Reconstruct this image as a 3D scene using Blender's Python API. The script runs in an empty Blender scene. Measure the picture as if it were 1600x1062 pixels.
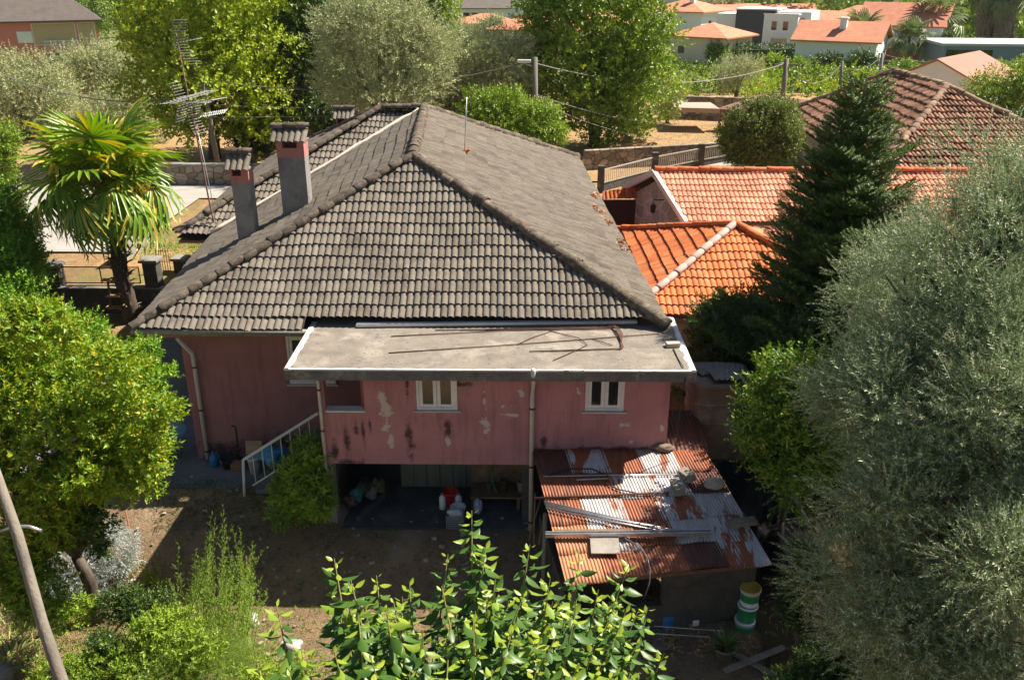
import bpy, bmesh, math, random
import numpy as np
from mathutils import Vector, Matrix
random.seed(7); RNG = np.random.default_rng(7)
R = math.radians
SC = bpy.context.scene
# ---------------------------------------------------------------- camera, sky, sun, exposure
CZ = 11.4; FP = 1389.0; PITCH = R(22.7); YAW = R(0.74)
cd = bpy.data.cameras.new('camera'); cam = bpy.data.objects.new('camera', cd); SC.collection.objects.link(cam)
cd.sensor_width = 36; cd.lens = 36*FP/1600; cd.clip_end = 3000; cd.clip_start = .1
cam.location = (0, 0, CZ); cam.rotation_euler = (R(90)-PITCH, 0, YAW); SC.camera = cam
W = bpy.data.worlds.new('World'); SC.world = W; W.use_nodes = True
nt = W.node_tree; bg = nt.nodes['Background']; sk = nt.nodes.new('ShaderNodeTexSky')
SUN_EL = R(50); SUN_AZ = math.atan2(.895, .445)
sk.sky_type = 'NISHITA'; sk.sun_disc = False; sk.sun_elevation = SUN_EL; sk.sun_rotation = SUN_AZ
nt.links.new(sk.outputs[0], bg.inputs[0]); bg.inputs[1].default_value = .047
sl = bpy.data.lights.new('sun', 'SUN'); sun = bpy.data.objects.new('sun', sl); SC.collection.objects.link(sun)
sl.energy = 5.0; sl.angle = R(.5); sl.color = (1, .91, .78)
sun.rotation_euler = Vector((math.sin(SUN_AZ)*math.cos(SUN_EL), math.cos(SUN_AZ)*math.cos(SUN_EL), math.sin(SUN_EL))).to_track_quat('Z', 'Y').to_euler()
SC.view_settings.view_transform = 'Standard'; SC.view_settings.look = 'None'
SC.view_settings.exposure = 1.06; SC.view_settings.gamma = 1
try:
    SC.cycles.max_bounces = 6; SC.cycles.transparent_max_bounces = 6
except Exception: pass
# ---------------------------------------------------------------- measuring helpers
_f = Vector((-math.sin(YAW)*math.cos(PITCH), math.cos(YAW)*math.cos(PITCH), -math.sin(PITCH)))
_r = Vector((math.cos(YAW), math.sin(YAW), 0)); _u = _r.cross(_f)
def ray(x, y): return _f + _r*((x-800)/FP) - _u*((y-531)/FP)
def PY(x, y, Y):
    d = ray(x, y); return Vector((0, 0, CZ)) + d*(Y/d.y)
def PZ(x, y, z):
    d = ray(x, y); return Vector((0, 0, CZ)) + d*((z-CZ)/d.z)
def PD(x, y, D): return Vector((0, 0, CZ)) + ray(x, y)*D
GZ = .85
# ---------------------------------------------------------------- object helpers
COL = SC.collection
def tag(o, label=None, cat=None, group=None, kind=None):
    if label: o['label'] = label
    if cat: o['category'] = cat
    if group: o['group'] = group
    if kind: o['kind'] = kind
    return o
def thing(name, label, cat, loc=(0, 0, 0), rz=0, group=None):
    o = bpy.data.objects.new(name, None); COL.objects.link(o); o.location = loc; o.rotation_euler = (0, 0, rz)
    o.empty_display_size = .1
    return tag(o, label, cat, group)
def link(name, me, mat, parent=None, smooth=False):
    o = bpy.data.objects.new(name, me); COL.objects.link(o)
    for m in (mat if isinstance(mat, (list, tuple)) else [mat]):
        me.materials.append(m)
    if smooth: me.polygons.foreach_set('use_smooth', np.ones(len(me.polygons), dtype=bool))
    if parent is not None:
        o.parent = parent
    return o
def world_of(o):
    m = Matrix.LocRotScale(o.location, o.rotation_euler, o.scale)
    return world_of(o.parent) @ o.matrix_parent_inverse @ m if o.parent else m
def adopt(o, parent):
    """verts are in world space: parent but keep where it stands"""
    o.parent = parent; o.matrix_parent_inverse = world_of(parent).inverted(); return o
def npmesh(name, V, F, mi=None):
    """V (n,3); F (m,k) array"""
    me = bpy.data.meshes.new(name); V = np.asarray(V, dtype=np.float32); F = np.asarray(F, dtype=np.int32)
    me.vertices.add(len(V)); me.vertices.foreach_set('co', V.ravel())
    me.loops.add(F.size); me.loops.foreach_set('vertex_index', F.ravel())
    me.polygons.add(len(F)); me.polygons.foreach_set('loop_start', np.arange(0, F.size, F.shape[1], dtype=np.int32))
    if mi is not None: me.polygons.foreach_set('material_index', np.asarray(mi, dtype=np.int32))
    me.update(calc_edges=True); return me
class MB:
    def __init__(s): s.v = []; s.f = []; s.m = []; s.sm = []
    def add(s, vs, fs, mi=0, smooth=False):
        b = len(s.v); s.v += [tuple(v) for v in vs]; s.f += [tuple(i+b for i in f) for f in fs]; s.m += [mi]*len(fs); s.sm += [smooth]*len(fs); return s
    def box(s, c, d, rot=None, mi=0, j=0):
        x, y, z = [a/2 for a in d]; vs = []
        for q in ((-1,-1,-1),(1,-1,-1),(1,1,-1),(-1,1,-1),(-1,-1,1),(1,-1,1),(1,1,1),(-1,1,1)):
            v = Vector((q[0]*x+random.uniform(-j, j), q[1]*y+random.uniform(-j, j), q[2]*z+random.uniform(-j, j)))
            if rot is not None: v = rot @ v
            vs.append(v+Vector(c))
        return s.add(vs, [(0,3,2,1),(4,5,6,7),(0,1,5,4),(1,2,6,5),(2,3,7,6),(3,0,4,7)], mi)
    def bx(s, x0, x1, y0, y1, z0, z1, mi=0): return s.box(((x0+x1)/2, (y0+y1)/2, (z0+z1)/2), (x1-x0, y1-y0, z1-z0), None, mi)
    def tube(s, pts, r, n=8, mi=0, caps=True, wob=0):
        pts = [Vector(p) for p in pts]; rs = r if isinstance(r, (list, tuple)) else [r]*len(pts)
        vs = []; fs = []; up = Vector((0, 0, 1))
        for i, p in enumerate(pts):
            t = (pts[min(i+1, len(pts)-1)]-pts[max(i-1, 0)]).normalized()
            a = t.cross(up if abs(t.z) < .95 else Vector((1, 0, 0))).normalized(); b = t.cross(a)
            for k in range(n):
                q = 2*math.pi*k/n; rr = rs[i]*(1+random.uniform(-wob, wob))
                vs.append(p+(a*math.cos(q)+b*math.sin(q))*rr)
        for i in range(len(pts)-1):
            for k in range(n): fs.append((i*n+k, i*n+(k+1) % n, (i+1)*n+(k+1) % n, (i+1)*n+k))
        if caps: fs += [tuple(range(n))[::-1], tuple(range((len(pts)-1)*n, len(pts)*n))]
        return s.add(vs, fs, mi, n > 5)
    def bar(s, p0, p1, w, h, mi=0):
        p0 = Vector(p0); p1 = Vector(p1); t = p1-p0; q = t.to_track_quat('X', 'Z').to_matrix()
        return s.box((p0+p1)/2, (t.length, w, h), q, mi)
    def lathe(s, prof, c=(0, 0, 0), n=20, mi=0, rot=None):
        vs = []; fs = []
        for r, z in prof:
            for k in range(n):
                v = Vector((r*math.cos(2*math.pi*k/n), r*math.sin(2*math.pi*k/n), z))
                if rot is not None: v = rot @ v
                vs.append(v+Vector(c))
        for i in range(len(prof)-1):
            for k in range(n): fs.append((i*n+k, i*n+(k+1) % n, (i+1)*n+(k+1) % n, (i+1)*n+k))
        if prof[0][0] > 1e-4: fs.append(tuple(range(n))[::-1])
        return s.add(vs, fs, mi, True)
    def rock(s, c, d, mi=0, amp=.18, rot=0):
        bm = bmesh.new(); bmesh.ops.create_icosphere(bm, subdivisions=3, radius=1)
        o = Vector([random.uniform(0, 50) for _ in range(3)])
        from mathutils import noise
        for v in bm.verts: v.co *= 1+amp*noise.noise(v.co*1.6+o)*1.6+amp*.4*noise.noise(v.co*5+o)
        m = Matrix.Rotation(rot, 3, 'Z'); bm.verts.ensure_lookup_table()
        s.add([m @ Vector((v.co.x*d[0]/2, v.co.y*d[1]/2, v.co.z*d[2]/2))+Vector(c) for v in bm.verts], [[v.index for v in f.verts] for f in bm.faces], mi, True); bm.free(); return s
    def build(s, name, mat, parent=None, world=False, bev=0):
        me = bpy.data.meshes.new(name); me.from_pydata(s.v, [], s.f); me.polygons.foreach_set('material_index', s.m)
        me.polygons.foreach_set('use_smooth', s.sm); me.update()
        bm = bmesh.new(); bm.from_mesh(me); bmesh.ops.recalc_face_normals(bm, faces=bm.faces); bm.to_mesh(me); bm.free()
        o = link(name, me, mat, None if world else parent)
        if world and parent is not None: adopt(o, parent)
        if bev:
            b = o.modifiers.new('bevel', 'BEVEL'); b.width = bev; b.segments = 2; b.limit_method = 'ANGLE'
        return o
# ---------------------------------------------------------------- materials
def newmat(name):
    m = bpy.data.materials.new(name); m.use_nodes = True; nt = m.node_tree; return m, nt, nt.nodes['Principled BSDF']
def N(nt, t, **kw):
    n = nt.nodes.new(t)
    for k, v in kw.items():
        if isinstance(k, str) and hasattr(n, k): setattr(n, k, v)
    return n
def mixc(nt, fac, a, b):
    n = nt.nodes.new('ShaderNodeMix'); n.data_type = 'RGBA'; L = nt.links.new
    for inp, v in ((n.inputs[0], fac), (n.inputs[6], a), (n.inputs[7], b)):
        if hasattr(v, 'is_linked') or hasattr(v, 'links'): L(v, inp)
        elif isinstance(v, (int, float)): inp.default_value = v
        else: inp.default_value = (*v, 1)
    return n.outputs[2]
def noise(nt, scale, detail=6, co=None, rough=.6, dist=0):
    n = nt.nodes.new('ShaderNodeTexNoise'); n.inputs['Scale'].default_value = scale; n.inputs['Detail'].default_value = detail
    n.inputs['Roughness'].default_value = rough; n.inputs['Distortion'].default_value = dist
    if co: nt.links.new(co, n.inputs['Vector'])
    return n.outputs[0]
def rng(nt, v, a, b, c=0, d=1):
    n = nt.nodes.new('ShaderNodeMapRange'); nt.links.new(v, n.inputs[0])
    for i, q in enumerate((a, b, c, d)): n.inputs[i+1].default_value = q
    return n.outputs[0]
def math_(nt, op, a, b=0):
    n = nt.nodes.new('ShaderNodeMath'); n.operation = op
    for i, q in enumerate((a, b)):
        if isinstance(q, (int, float)): n.inputs[i].default_value = q
        else: nt.links.new(q, n.inputs[i])
    return n.outputs[0]
def coords(nt, kind='Object', scale=None):
    t = nt.nodes.new('ShaderNodeTexCoord'); o = t.outputs[kind]
    if scale:
        m = nt.nodes.new('ShaderNodeMapping'); m.inputs['Scale'].default_value = scale; nt.links.new(o, m.inputs[0]); o = m.outputs[0]
    return o
def bump(nt, p, h, strength=.4, dist=.02):
    b = nt.nodes.new('ShaderNodeBump'); b.inputs['Strength'].default_value = strength; b.inputs['Distance'].default_value = dist
    nt.links.new(h, b.inputs['Height']); nt.links.new(b.outputs[0], p.inputs['Normal'])
MATS = {}
def MT(name, c1, c2=None, scale=4, rough=.85, bstr=.3, bscale=None, c3=None, s3=1.2, lo=.4, hi=.65, metal=0, spots=None, tint=None, spec=None, lo3=.52, hi3=.68, stretch=None):
    """two noise-mixed colours, an optional third in larger patches, fine bump; tint = per-tile attribute strength"""
    if name in MATS: return MATS[name]
    m, nt, p = newmat(name); co = coords(nt, 'Object', stretch)
    c2 = c2 or tuple(q*.7 for q in c1)
    n1 = noise(nt, scale, 8, co); c = mixc(nt, rng(nt, n1, .3, .7), c1, c2)
    if c3: c = mixc(nt, rng(nt, noise(nt, s3, 7, co, .65, .3), lo3, hi3), c, c3)
    if spots: c = mixc(nt, rng(nt, noise(nt, spots[1], 3, co), spots[2], spots[2]+.05), c, spots[0])
    if tint:
        a = nt.nodes.new('ShaderNodeAttribute'); a.attribute_name = 'tint'
        hv = nt.nodes.new('ShaderNodeHueSaturation'); nt.links.new(c, hv.inputs['Color'])
        nt.links.new(rng(nt, a.outputs['Fac'], 0, 1, 1-tint, 1+tint), hv.inputs['Value']); c = hv.outputs[0]
    nt.links.new(c, p.inputs['Base Color']); p.inputs['Roughness'].default_value = rough; p.inputs['Metallic'].default_value = metal
    if spec is not None: p.inputs['Specular IOR Level'].default_value = spec
    if bstr: bump(nt, p, noise(nt, bscale or scale*6, 6, co), bstr)
    MATS[name] = m; return m
def LEAF(name, ca, cb, cc=None, trans=.35, rough=.5, pc=.12, sc=1.2, spec=.4):
    """leaf colours differ leaf by leaf; light comes through"""
    if name in MATS: return MATS[name]
    m, nt, p = newmat(name); g = nt.nodes.new('ShaderNodeNewGeometry'); rpi = g.outputs['Random Per Island']
    n1 = noise(nt, sc, 3, coords(nt)); f = math_(nt, 'ADD', math_(nt, 'MULTIPLY', rpi, .6), math_(nt, 'MULTIPLY', rng(nt, n1, .3, .7), .4))
    c = mixc(nt, f, ca, cb)
    if cc: c = mixc(nt, rng(nt, rpi, 1-pc, 1-pc+.02), c, cc)
    nt.links.new(c, p.inputs['Base Color']); p.inputs['Roughness'].default_value = rough; p.inputs['Specular IOR Level'].default_value = spec
    t = nt.nodes.new('ShaderNodeBsdfTranslucent'); hs = nt.nodes.new('ShaderNodeHueSaturation'); hs.inputs['Saturation'].default_value = 1.15; hs.inputs['Value'].default_value = 1.5
    nt.links.new(c, hs.inputs['Color']); nt.links.new(hs.outputs[0], t.inputs[0])
    mx = nt.nodes.new('ShaderNodeMixShader'); mx.inputs[0].default_value = trans*.62
    nt.links.new(p.outputs[0], mx.inputs[1]); nt.links.new(t.outputs[0], mx.inputs[2])
    nt.links.new(mx.outputs[0], nt.nodes['Material Output'].inputs[0]); MATS[name] = m; return m
# ---------------------------------------------------------------- roofs
def tile_slope(name, parent, poly, mat, w=.163, L=.375, amp=.042, step=.038, ns=7, prof='round', jit=.003, sag=0):
    poly = [Vector(p) for p in poly]; o = poly[0]; U = (poly[1]-poly[0]).normalized()
    n = Vector((0, 0, 0))
    for i in range(len(poly)):
        a, b = poly[i], poly[(i+1) % len(poly)]; n += a.cross(b)
    n.normalize()
    if n.z < 0: n = -n
    V = n.cross(U).normalized()
    uv = [((p-o).dot(U), (p-o).dot(V)) for p in poly]
    u0, u1 = min(q[0] for q in uv), max(q[0] for q in uv); v0, v1 = 0, max(q[1] for q in uv)
    nr = int(math.ceil((v1-v0)/L)); c0 = int(math.floor(u0/w)); c1 = int(math.ceil(u1/w))
    ts = np.linspace(0, 1, ns+1)
    if prof == 'round':
        h = np.where(ts < .78, np.sqrt(np.clip(1-((ts/.78)*2-1)**2, 0, 1)), 0.0)
    else: h = .5-.5*np.cos(2*np.pi*ts)
    h = h*amp
    Vs = []; Fs = []; T = []; b = 0
    P = np.array([[q[0], q[1]] for q in uv])
    def rowspan(va, vb):
        us = []
        for i in range(len(P)):
            a, c = P[i], P[(i+1) % len(P)]
            for q in (a, c):
                if va-1e-6 <= q[1] <= vb+1e-6: us.append(q[0])
            for vv in (va, vb):
                if (a[1]-vv)*(c[1]-vv) < 0: us.append(a[0]+(c[0]-a[0])*(vv-a[1])/(c[1]-a[1]))
        return (min(us), max(us)) if us else None
    rows = []
    for r in range(nr):
        va = r*L; vb = min(va+L, v1); sp = rowspan(va, vb)
        if not sp: continue
        off = RNG.normal(0, jit)
        for c in range(int(math.floor(sp[0]/w))-1, int(math.ceil(sp[1]/w))+1):
            lift = RNG.uniform(0, jit*1.5); d = RNG.normal(0, jit*1.5) if RNG.uniform() > .012 else RNG.uniform(-.07, .03)
            uu = (c+ts)*w+off; k = ns+1
            zb = h+step+lift; zt = h*.93+lift*.5
            low = va-.02+d; hi = va+L
            q = np.stack([np.concatenate([uu]*4), np.concatenate([np.full(k, low+.006), np.full(k, low), np.full(k, low), np.full(k, hi)]), np.concatenate([zb-step*.8, zb, zb, zt])], 1)
            Vs.append(q); i = np.arange(ns)
            Fs.append(np.concatenate([np.stack([b+i, b+i+1, b+k+i+1, b+k+i], 1), np.stack([b+2*k+i, b+2*k+i+1, b+3*k+i+1, b+3*k+i], 1)])); T.append(np.full(2*ns, RNG.uniform(0, 1))); b += 4*k
    Q = np.concatenate(Vs); Q[:, 2] += .018*np.sin(Q[:, 0]*1.1+.6*np.sin(Q[:, 1]*1.3))*np.sin(Q[:, 1]*1.7+.5)+.010*np.sin(Q[:, 0]*2.9+Q[:, 1]*1.9); Q[:, 1] += .012*np.sin(Q[:, 0]*1.7+1)+.006*np.sin(Q[:, 0]*4.3); M = np.array([U, V, n]); X = Q @ M + np.array(o)
    me = npmesh(name, X, np.concatenate(Fs)); at = me.attributes.new('tint', 'FLOAT', 'FACE'); at.data.foreach_set('value', np.concatenate(T).astype(np.float32))
    bm = bmesh.new(); bm.from_mesh(me); cen = sum(poly, Vector())/len(poly)
    for i in range(1, len(poly)):
        a, c = poly[i], poly[(i+1) % len(poly)]; e = (c-a).cross(n).normalized()
        if (cen-a).dot(e) > 0: e = -e
        bmesh.ops.bisect_plane(bm, geom=bm.verts[:]+bm.edges[:]+bm.faces[:], plane_co=a, plane_no=e, clear_outer=True)
    bm.to_mesh(me); bm.free()
    ob = link(name, me, mat, None, True); adopt(ob, parent)
    return ob
def ridge_caps(name, parent, p0, p1, mat, r=.12, L=.36, jit=.012, gap=0, flat=.75):
    p0 = Vector(p0); p1 = Vector(p1); t = (p1-p0); n = max(1, int(round(t.length/L))); t.normalize(); L = (p1-p0).length/n
    s = t.cross(Vector((0, 0, 1))).normalized(); up = s.cross(t); k = 9; Vs = []; Fs = []; T = []; b = 0
    for i in range(n):
        j = Vector([RNG.normal(0, jit) for _ in range(3)])
        for q, (l, rr) in enumerate(((-.03, r*1.12), (0, r*1.12), (L, r*.93))):
            for a in range(k):
                an = math.pi*(a/(k-1)*1.16-.08); R_ = rr-(0 if q else .022)
                Vs.append(p0+t*(i*L+(l if q else -.03+.004))+j*(1 if q < 2 else .5)+s*math.cos(an)*R_+up*(math.sin(an)*R_*flat+.02))
        for q in range(2):
            for a in range(k-1): Fs.append((b+q*k+a, b+q*k+a+1, b+(q+1)*k+a+1, b+(q+1)*k+a))
        T += [RNG.uniform(0, 1)]*(2*(k-1)); b += 3*k
    me = npmesh(name, np.array([tuple(v) for v in Vs]), Fs); at = me.attributes.new('tint', 'FLOAT', 'FACE'); at.data.foreach_set('value', np.array(T, dtype=np.float32))
    return adopt(link(name, me, mat, None, True), parent)
def wall_x(mb, x0, x1, z0, z1, Y0, Y1, holes=()):
    xs = sorted({x0, x1, *[h[0] for h in holes], *[h[1] for h in holes]}); zs = sorted({z0, z1, *[h[2] for h in holes], *[h[3] for h in holes]})
    for a, b in zip(xs, xs[1:]):
        for c, d in zip(zs, zs[1:]):
            m, k = (a+b)/2, (c+d)/2
            if any(h[0] < m < h[1] and h[2] < k < h[3] for h in holes) or not (x0 < m < x1 and z0 < k < z1): continue
            mb.bx(a, b, Y0, Y1, c, d)
# ---------------------------------------------------------------- foliage
def leaf_t(L, w, fold=.25, bend=.15, n=2):
    """one leaf along +z from the origin, blade in the xz plane"""
    if n == 1:
        V = [(0, 0, 0), (w/2, fold*w, L*.45), (0, -bend*L, L), (-w/2, fold*w, L*.45)]; return np.array(V, float), [(0, 1, 2), (0, 2, 3)]
    if n == 2:
        V = [(0, 0, 0), (w/2, fold*w, L*.4), (0, 0, L*.42), (-w/2, fold*w, L*.4), (0, -bend*L, L)]
        return np.array(V, float), [(0, 1, 2), (0, 2, 3), (1, 4, 2), (2, 4, 3)]
    V = [(0, 0, 0)]; F = []
    prof = [(.18, .62), (.42, 1), (.68, .78), (.87, .38)]
    for z, q in prof:
        y = -bend*L*z*z
        V += [(q*w/2, y+fold*w*q, z*L), (0, y, z*L), (-q*w/2, y+fold*w*q, z*L)]
    V.append((0, -bend*L*1.05, L))
    F += [(0, 1, 2), (0, 2, 3)]
    for i in range(3):
        a = 1+3*i; F += [(a, a+3, a+4), (a, a+4, a+1), (a+1, a+4, a+5), (a+1, a+5, a+2)]
    F += [(10, 13, 11), (11, 13, 12)]
    return np.array(V, float), F
def rotm(d, roll):
    d = Vector(d).normalized(); q = d.to_track_quat('Z', 'Y').to_matrix(); return np.array(q @ Matrix.Rotation(roll, 3, 'Z'))
def sprig(nl, length, leaf, spread=50, jitter=.3, stem=0, opp=False, tipleaf=True, rs=None, droop=0):
    """a shoot of nl leaves round a stem of given length"""
    rs = rs or random; V = []; F = []; b = 0; lv, lf = leaf
    for i in range(nl):
        f = (i+.5)/nl; an = i*2.4 if not opp else (i % 2)*math.pi+(i//2)*1.57; an += rs.uniform(-.4, .4)
        el = R(spread)*(1-.6*f)+rs.uniform(-.2, .2)
        if tipleaf and i == nl-1: el = .15
        d = Vector((math.cos(an)*math.sin(el), math.sin(an)*math.sin(el), math.cos(el)-droop))
        s = (1-.35*f)*rs.uniform(1-jitter, 1+jitter*.5)
        M = rotm(d, rs.uniform(-.6, .6)); q = (lv*s) @ M.T+np.array([0, 0, length*f]); V.append(q); F += [tuple(a+b for a in t) for t in lf]; b += len(lv)
    if stem:
        V.append(np.array([(stem, 0, 0), (-stem*.5, stem*.87, 0), (-stem*.5, -stem*.87, 0), (0, 0, length)])); F += [(b, b+1, b+3), (b+1, b+2, b+3), (b+2, b, b+3)]; b += 4
    return np.concatenate(V), np.array(F)
def frames(D, rng_=RNG):
    D = D/np.maximum(np.linalg.norm(D, axis=1, keepdims=True), 1e-6)
    A = np.cross(D, rng_.normal(size=D.shape)); A /= np.maximum(np.linalg.norm(A, axis=1, keepdims=True), 1e-6); B = np.cross(D, A)
    return np.stack([A, B, D], 2)
def scatter(name, tpls, P, D, S, mat, parent=None):
    """copies of the templates merged into one foliage mesh (tpls: list of (V,F tris))"""
    P = np.asarray(P, float); D = np.asarray(D, float); S = np.broadcast_to(np.asarray(S, float), (len(P),))
    M = frames(D); Vs = []; Fs = []; b = 0; idx = RNG.integers(0, len(tpls), len(P))
    for k, (tv, tf) in enumerate(tpls):
        s = idx == k; n = int(s.sum())
        if not n: continue
        q = np.einsum('nij,vj->nvi', M[s], tv)*S[s][:, None, None]+P[s][:, None, :]
        Vs.append(q.reshape(-1, 3)); Fs.append((np.asarray(tf)[None]+np.arange(n)[:, None, None]*len(tv)+b).reshape(-1, 3)); b += n*len(tv)
    me = npmesh(name, np.concatenate(Vs), np.concatenate(Fs)); o = link(name, me, mat)
    if parent is not None: adopt(o, parent)
    return o
def clump_points(blobs, nclump, per, cr, shell=.75, up=.35, low=0.0):
    """blobs: (centre, (rx,ry,rz)). Clumps sit on and in the blobs' outer half; sprigs point out of their clump"""
    w = np.array([(b[1][0]*b[1][1]*b[1][2])**(2/3) for b in blobs]); w /= w.sum()
    bi = RNG.choice(len(blobs), nclump, p=w); d = RNG.normal(size=(nclump, 3)); d /= np.linalg.norm(d, axis=1, keepdims=True)
    rad = shell+(1-shell)*RNG.uniform(0, 1, nclump); rad *= np.where(RNG.uniform(0, 1, nclump) < .22, RNG.uniform(.3, 1, nclump), 1)*RNG.uniform(.9, 1.12, nclump)
    C = np.array([b[0] for b in blobs])[bi]; RR = np.array([b[1] for b in blobs])[bi]
    cc = C+d*RR*rad[:, None]
    cs = RNG.uniform(.55, 1.25, nclump)*cr
    e = RNG.normal(size=(nclump, per, 3)); e /= np.linalg.norm(e, axis=2, keepdims=True); rr = RNG.uniform(.25, 1, (nclump, per, 1))**.6
    P = cc[:, None]+e*rr*cs[:, None, None]*np.array([1, 1, .75]); Dr = e+d[:, None]*.5+np.array([0, 0, up])+RNG.normal(0, .25, e.shape)
    P = P.reshape(-1, 3); Dr = Dr.reshape(-1, 3); keep = P[:, 2] > low
    return P[keep], Dr[keep]
def limbs(mb, base, blobs, r0, fork=.4, seg=5, twigs=0, wob=.12):
    base = Vector(base); top = sum((Vector(b[0]) for b in blobs), Vector())/len(blobs)
    fk = base.lerp(top, fork); fk.x += random.uniform(-wob, wob); pts = []
    for i in range(seg+1):
        q = base.lerp(fk, i/seg); pts.append(q+Vector((random.uniform(-1, 1), random.uniform(-1, 1), 0))*wob*.35*(0 < i))
    mb.tube(pts, [r0*(1.25-.5*i/seg) if i else r0*1.5 for i in range(seg+1)], 10, wob=.08)
    fk = pts[-1]
    for b in blobs:
        c = Vector(b[0]); m = fk.lerp(c, .5)+Vector((random.uniform(-1, 1), random.uniform(-1, 1), random.uniform(0, 1)))*wob*2
        mb.tube([fk, m, c], [r0*.6, r0*.38, r0*.12], 7)
        for k in range(twigs):
            d = Vector([random.gauss(0, 1) for _ in range(3)]).normalized(); e = c+Vector((d.x*b[1][0], d.y*b[1][1], abs(d.z)*b[1][2]))*.8
            s = m.lerp(c, random.random()); mb.tube([s, s.lerp(e, .5)+Vector((0, 0, .1)), e], [r0*.2, r0*.12, r0*.03], 5)
def pb(px, py, rx, ry, Y, rd=None, dy=0):
    """a crown lobe measured in the photo at a real distance"""
    c = PY(px, py, Y+dy); D = (c-Vector((0, 0, CZ))).dot(_f); k = D/FP
    return (tuple(c), (rx*k, rd if rd else (rx+ry)*.5*k, ry*k))
def tree(name, label, cat, base, blobs, leaf, tp, nclump, per, cr, S=1, r0=.2, bark=None, group=None, shell=.75, up=.35, low=None, fork=.4, twigs=0, crown='crown', wob=.12, nl=17):
    t = thing(name, label, cat, tuple(base), 0, group)
    mb = MB(); limbs(mb, base, blobs[:nl], r0, fork, twigs=twigs, wob=wob); mb.build('trunk', bark or BARK, t, True)
    if nclump > 150: nclump = int(nclump*.52); per = int(per*1.95); cr *= 1.2
    P, D = clump_points(blobs, nclump, per, cr, shell, up, low if low is not None else base[2]+.2)
    scatter(crown, tp, P, D, S*RNG.uniform(.7, 1.25, len(P)), leaf, t)
    return t
# ================================================================ materials
BARK = MT('bark', (.12, .085, .06), (.05, .037, .028), 9, .95, .8, stretch=(1, 1, .25), c3=(.16, .14, .11), s3=3)
TILE = MT('weathered_tile', (.212, .183, .147), (.155, .135, .111), 5, .95, .5, 90, (.12, .10, .082), 1.3, tint=.2, spots=((.42, .37, .30), 13, .69), spec=.2)
CAPM = MT('mossy_ridge_tile', (.21, .17, .13), (.075, .062, .05), 7, .95, .8, 60, (.27, .205, .15), 5, tint=.25, spots=((.45, .38, .28), 12, .68), spec=.2)
ORTILE = MT('orange_tile', (.68, .215, .08), (.54, .15, .055), 3.5, .9, .3, 60, (.56, .26, .14), 1.4, tint=.22, spots=((.22, .12, .08), 5, .68), spec=.15)
PKTILE = MT('sunlit_orange_tile', (.66, .30, .19), (.56, .22, .13), 3.5, .9, .3, 60, (.60, .32, .22), 1.4, tint=.22, spots=((.25, .14, .10), 5, .68), spec=.15)  # paler copy of the orange tile; sunlight put into its colour
PKCAP = MT('pale_pink_tile', (.74, .56, .48), (.68, .46, .37), 3, .75, .2, 60, tint=.1)
OLDTILE = MT('old_brown_tile', (.42, .22, .135), (.24, .135, .09), 3, .95, .4, 60, (.10, .066, .045), 1.0, tint=.35, spots=((.4, .3, .2), 7, .68), spec=.2)
CONC = MT('concrete', (.33, .30, .26), (.24, .215, .18), 3, .92, .3, 60, (.42, .39, .34), .9, spots=((.1, .09, .08), 22, .71))
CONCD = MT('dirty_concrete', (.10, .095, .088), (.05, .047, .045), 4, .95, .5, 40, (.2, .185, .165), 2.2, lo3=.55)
CEMENT = MT('bare_cement_render', (.29, .275, .255), (.21, .20, .185), 3, .95, .4, 50, (.15, .14, .13), 1.6)
WHITE = MT('white_paint', (.80, .79, .76), (.68, .67, .64), 6, .6, .1, 40, spots=((.3, .27, .22), 20, .7))
WHITEM = MT('white_wall', (.88, .88, .87), (.83, .83, .82), 1, .8, .1, 20)
METAL = MT('galvanised_metal', (.60, .61, .63), (.42, .43, .45), 8, .38, .1, 60, metal=.75)
STEEL = MT('pale_aluminium', (.75, .75, .76), (.6, .6, .62), 8, .45, .05, 60, metal=.3)
RUSTBAR = MT('rusty_bar', (.16, .06, .035), (.07, .03, .02), 20, .9, .4)
BLACK = MT('black', (.012, .012, .012), (.03, .03, .03), 5, .7, .2)
DARKM = MT('dark_opening', (.01, .009, .008), (.02, .018, .015), 5, .95, 0)
GLASSM, _nt, _p = newmat('window_glass'); _p.inputs['Base Color'].default_value = (.015, .017, .018, 1); _p.inputs['Roughness'].default_value = .06; _p.inputs['Specular IOR Level'].default_value = .9
WOODG = MT('grey_wood', (.27, .235, .19), (.15, .125, .1), 5, .95, .6, 40, stretch=(1, 1, .15))
WOOD = MT('weathered_wood', (.26, .16, .09), (.14, .085, .05), 5, .9, .5, 40)
STONE_ = MT('stone_wall', (.36, .29, .21), (.20, .16, .12), 2.2, .95, .9, 12, (.12, .10, .08), 1.2)
def flat(name, c, rough=.6, metal=0): return MT(name, c, tuple(q*.8 for q in c), 7, rough, .08, 40, metal=metal)
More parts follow.
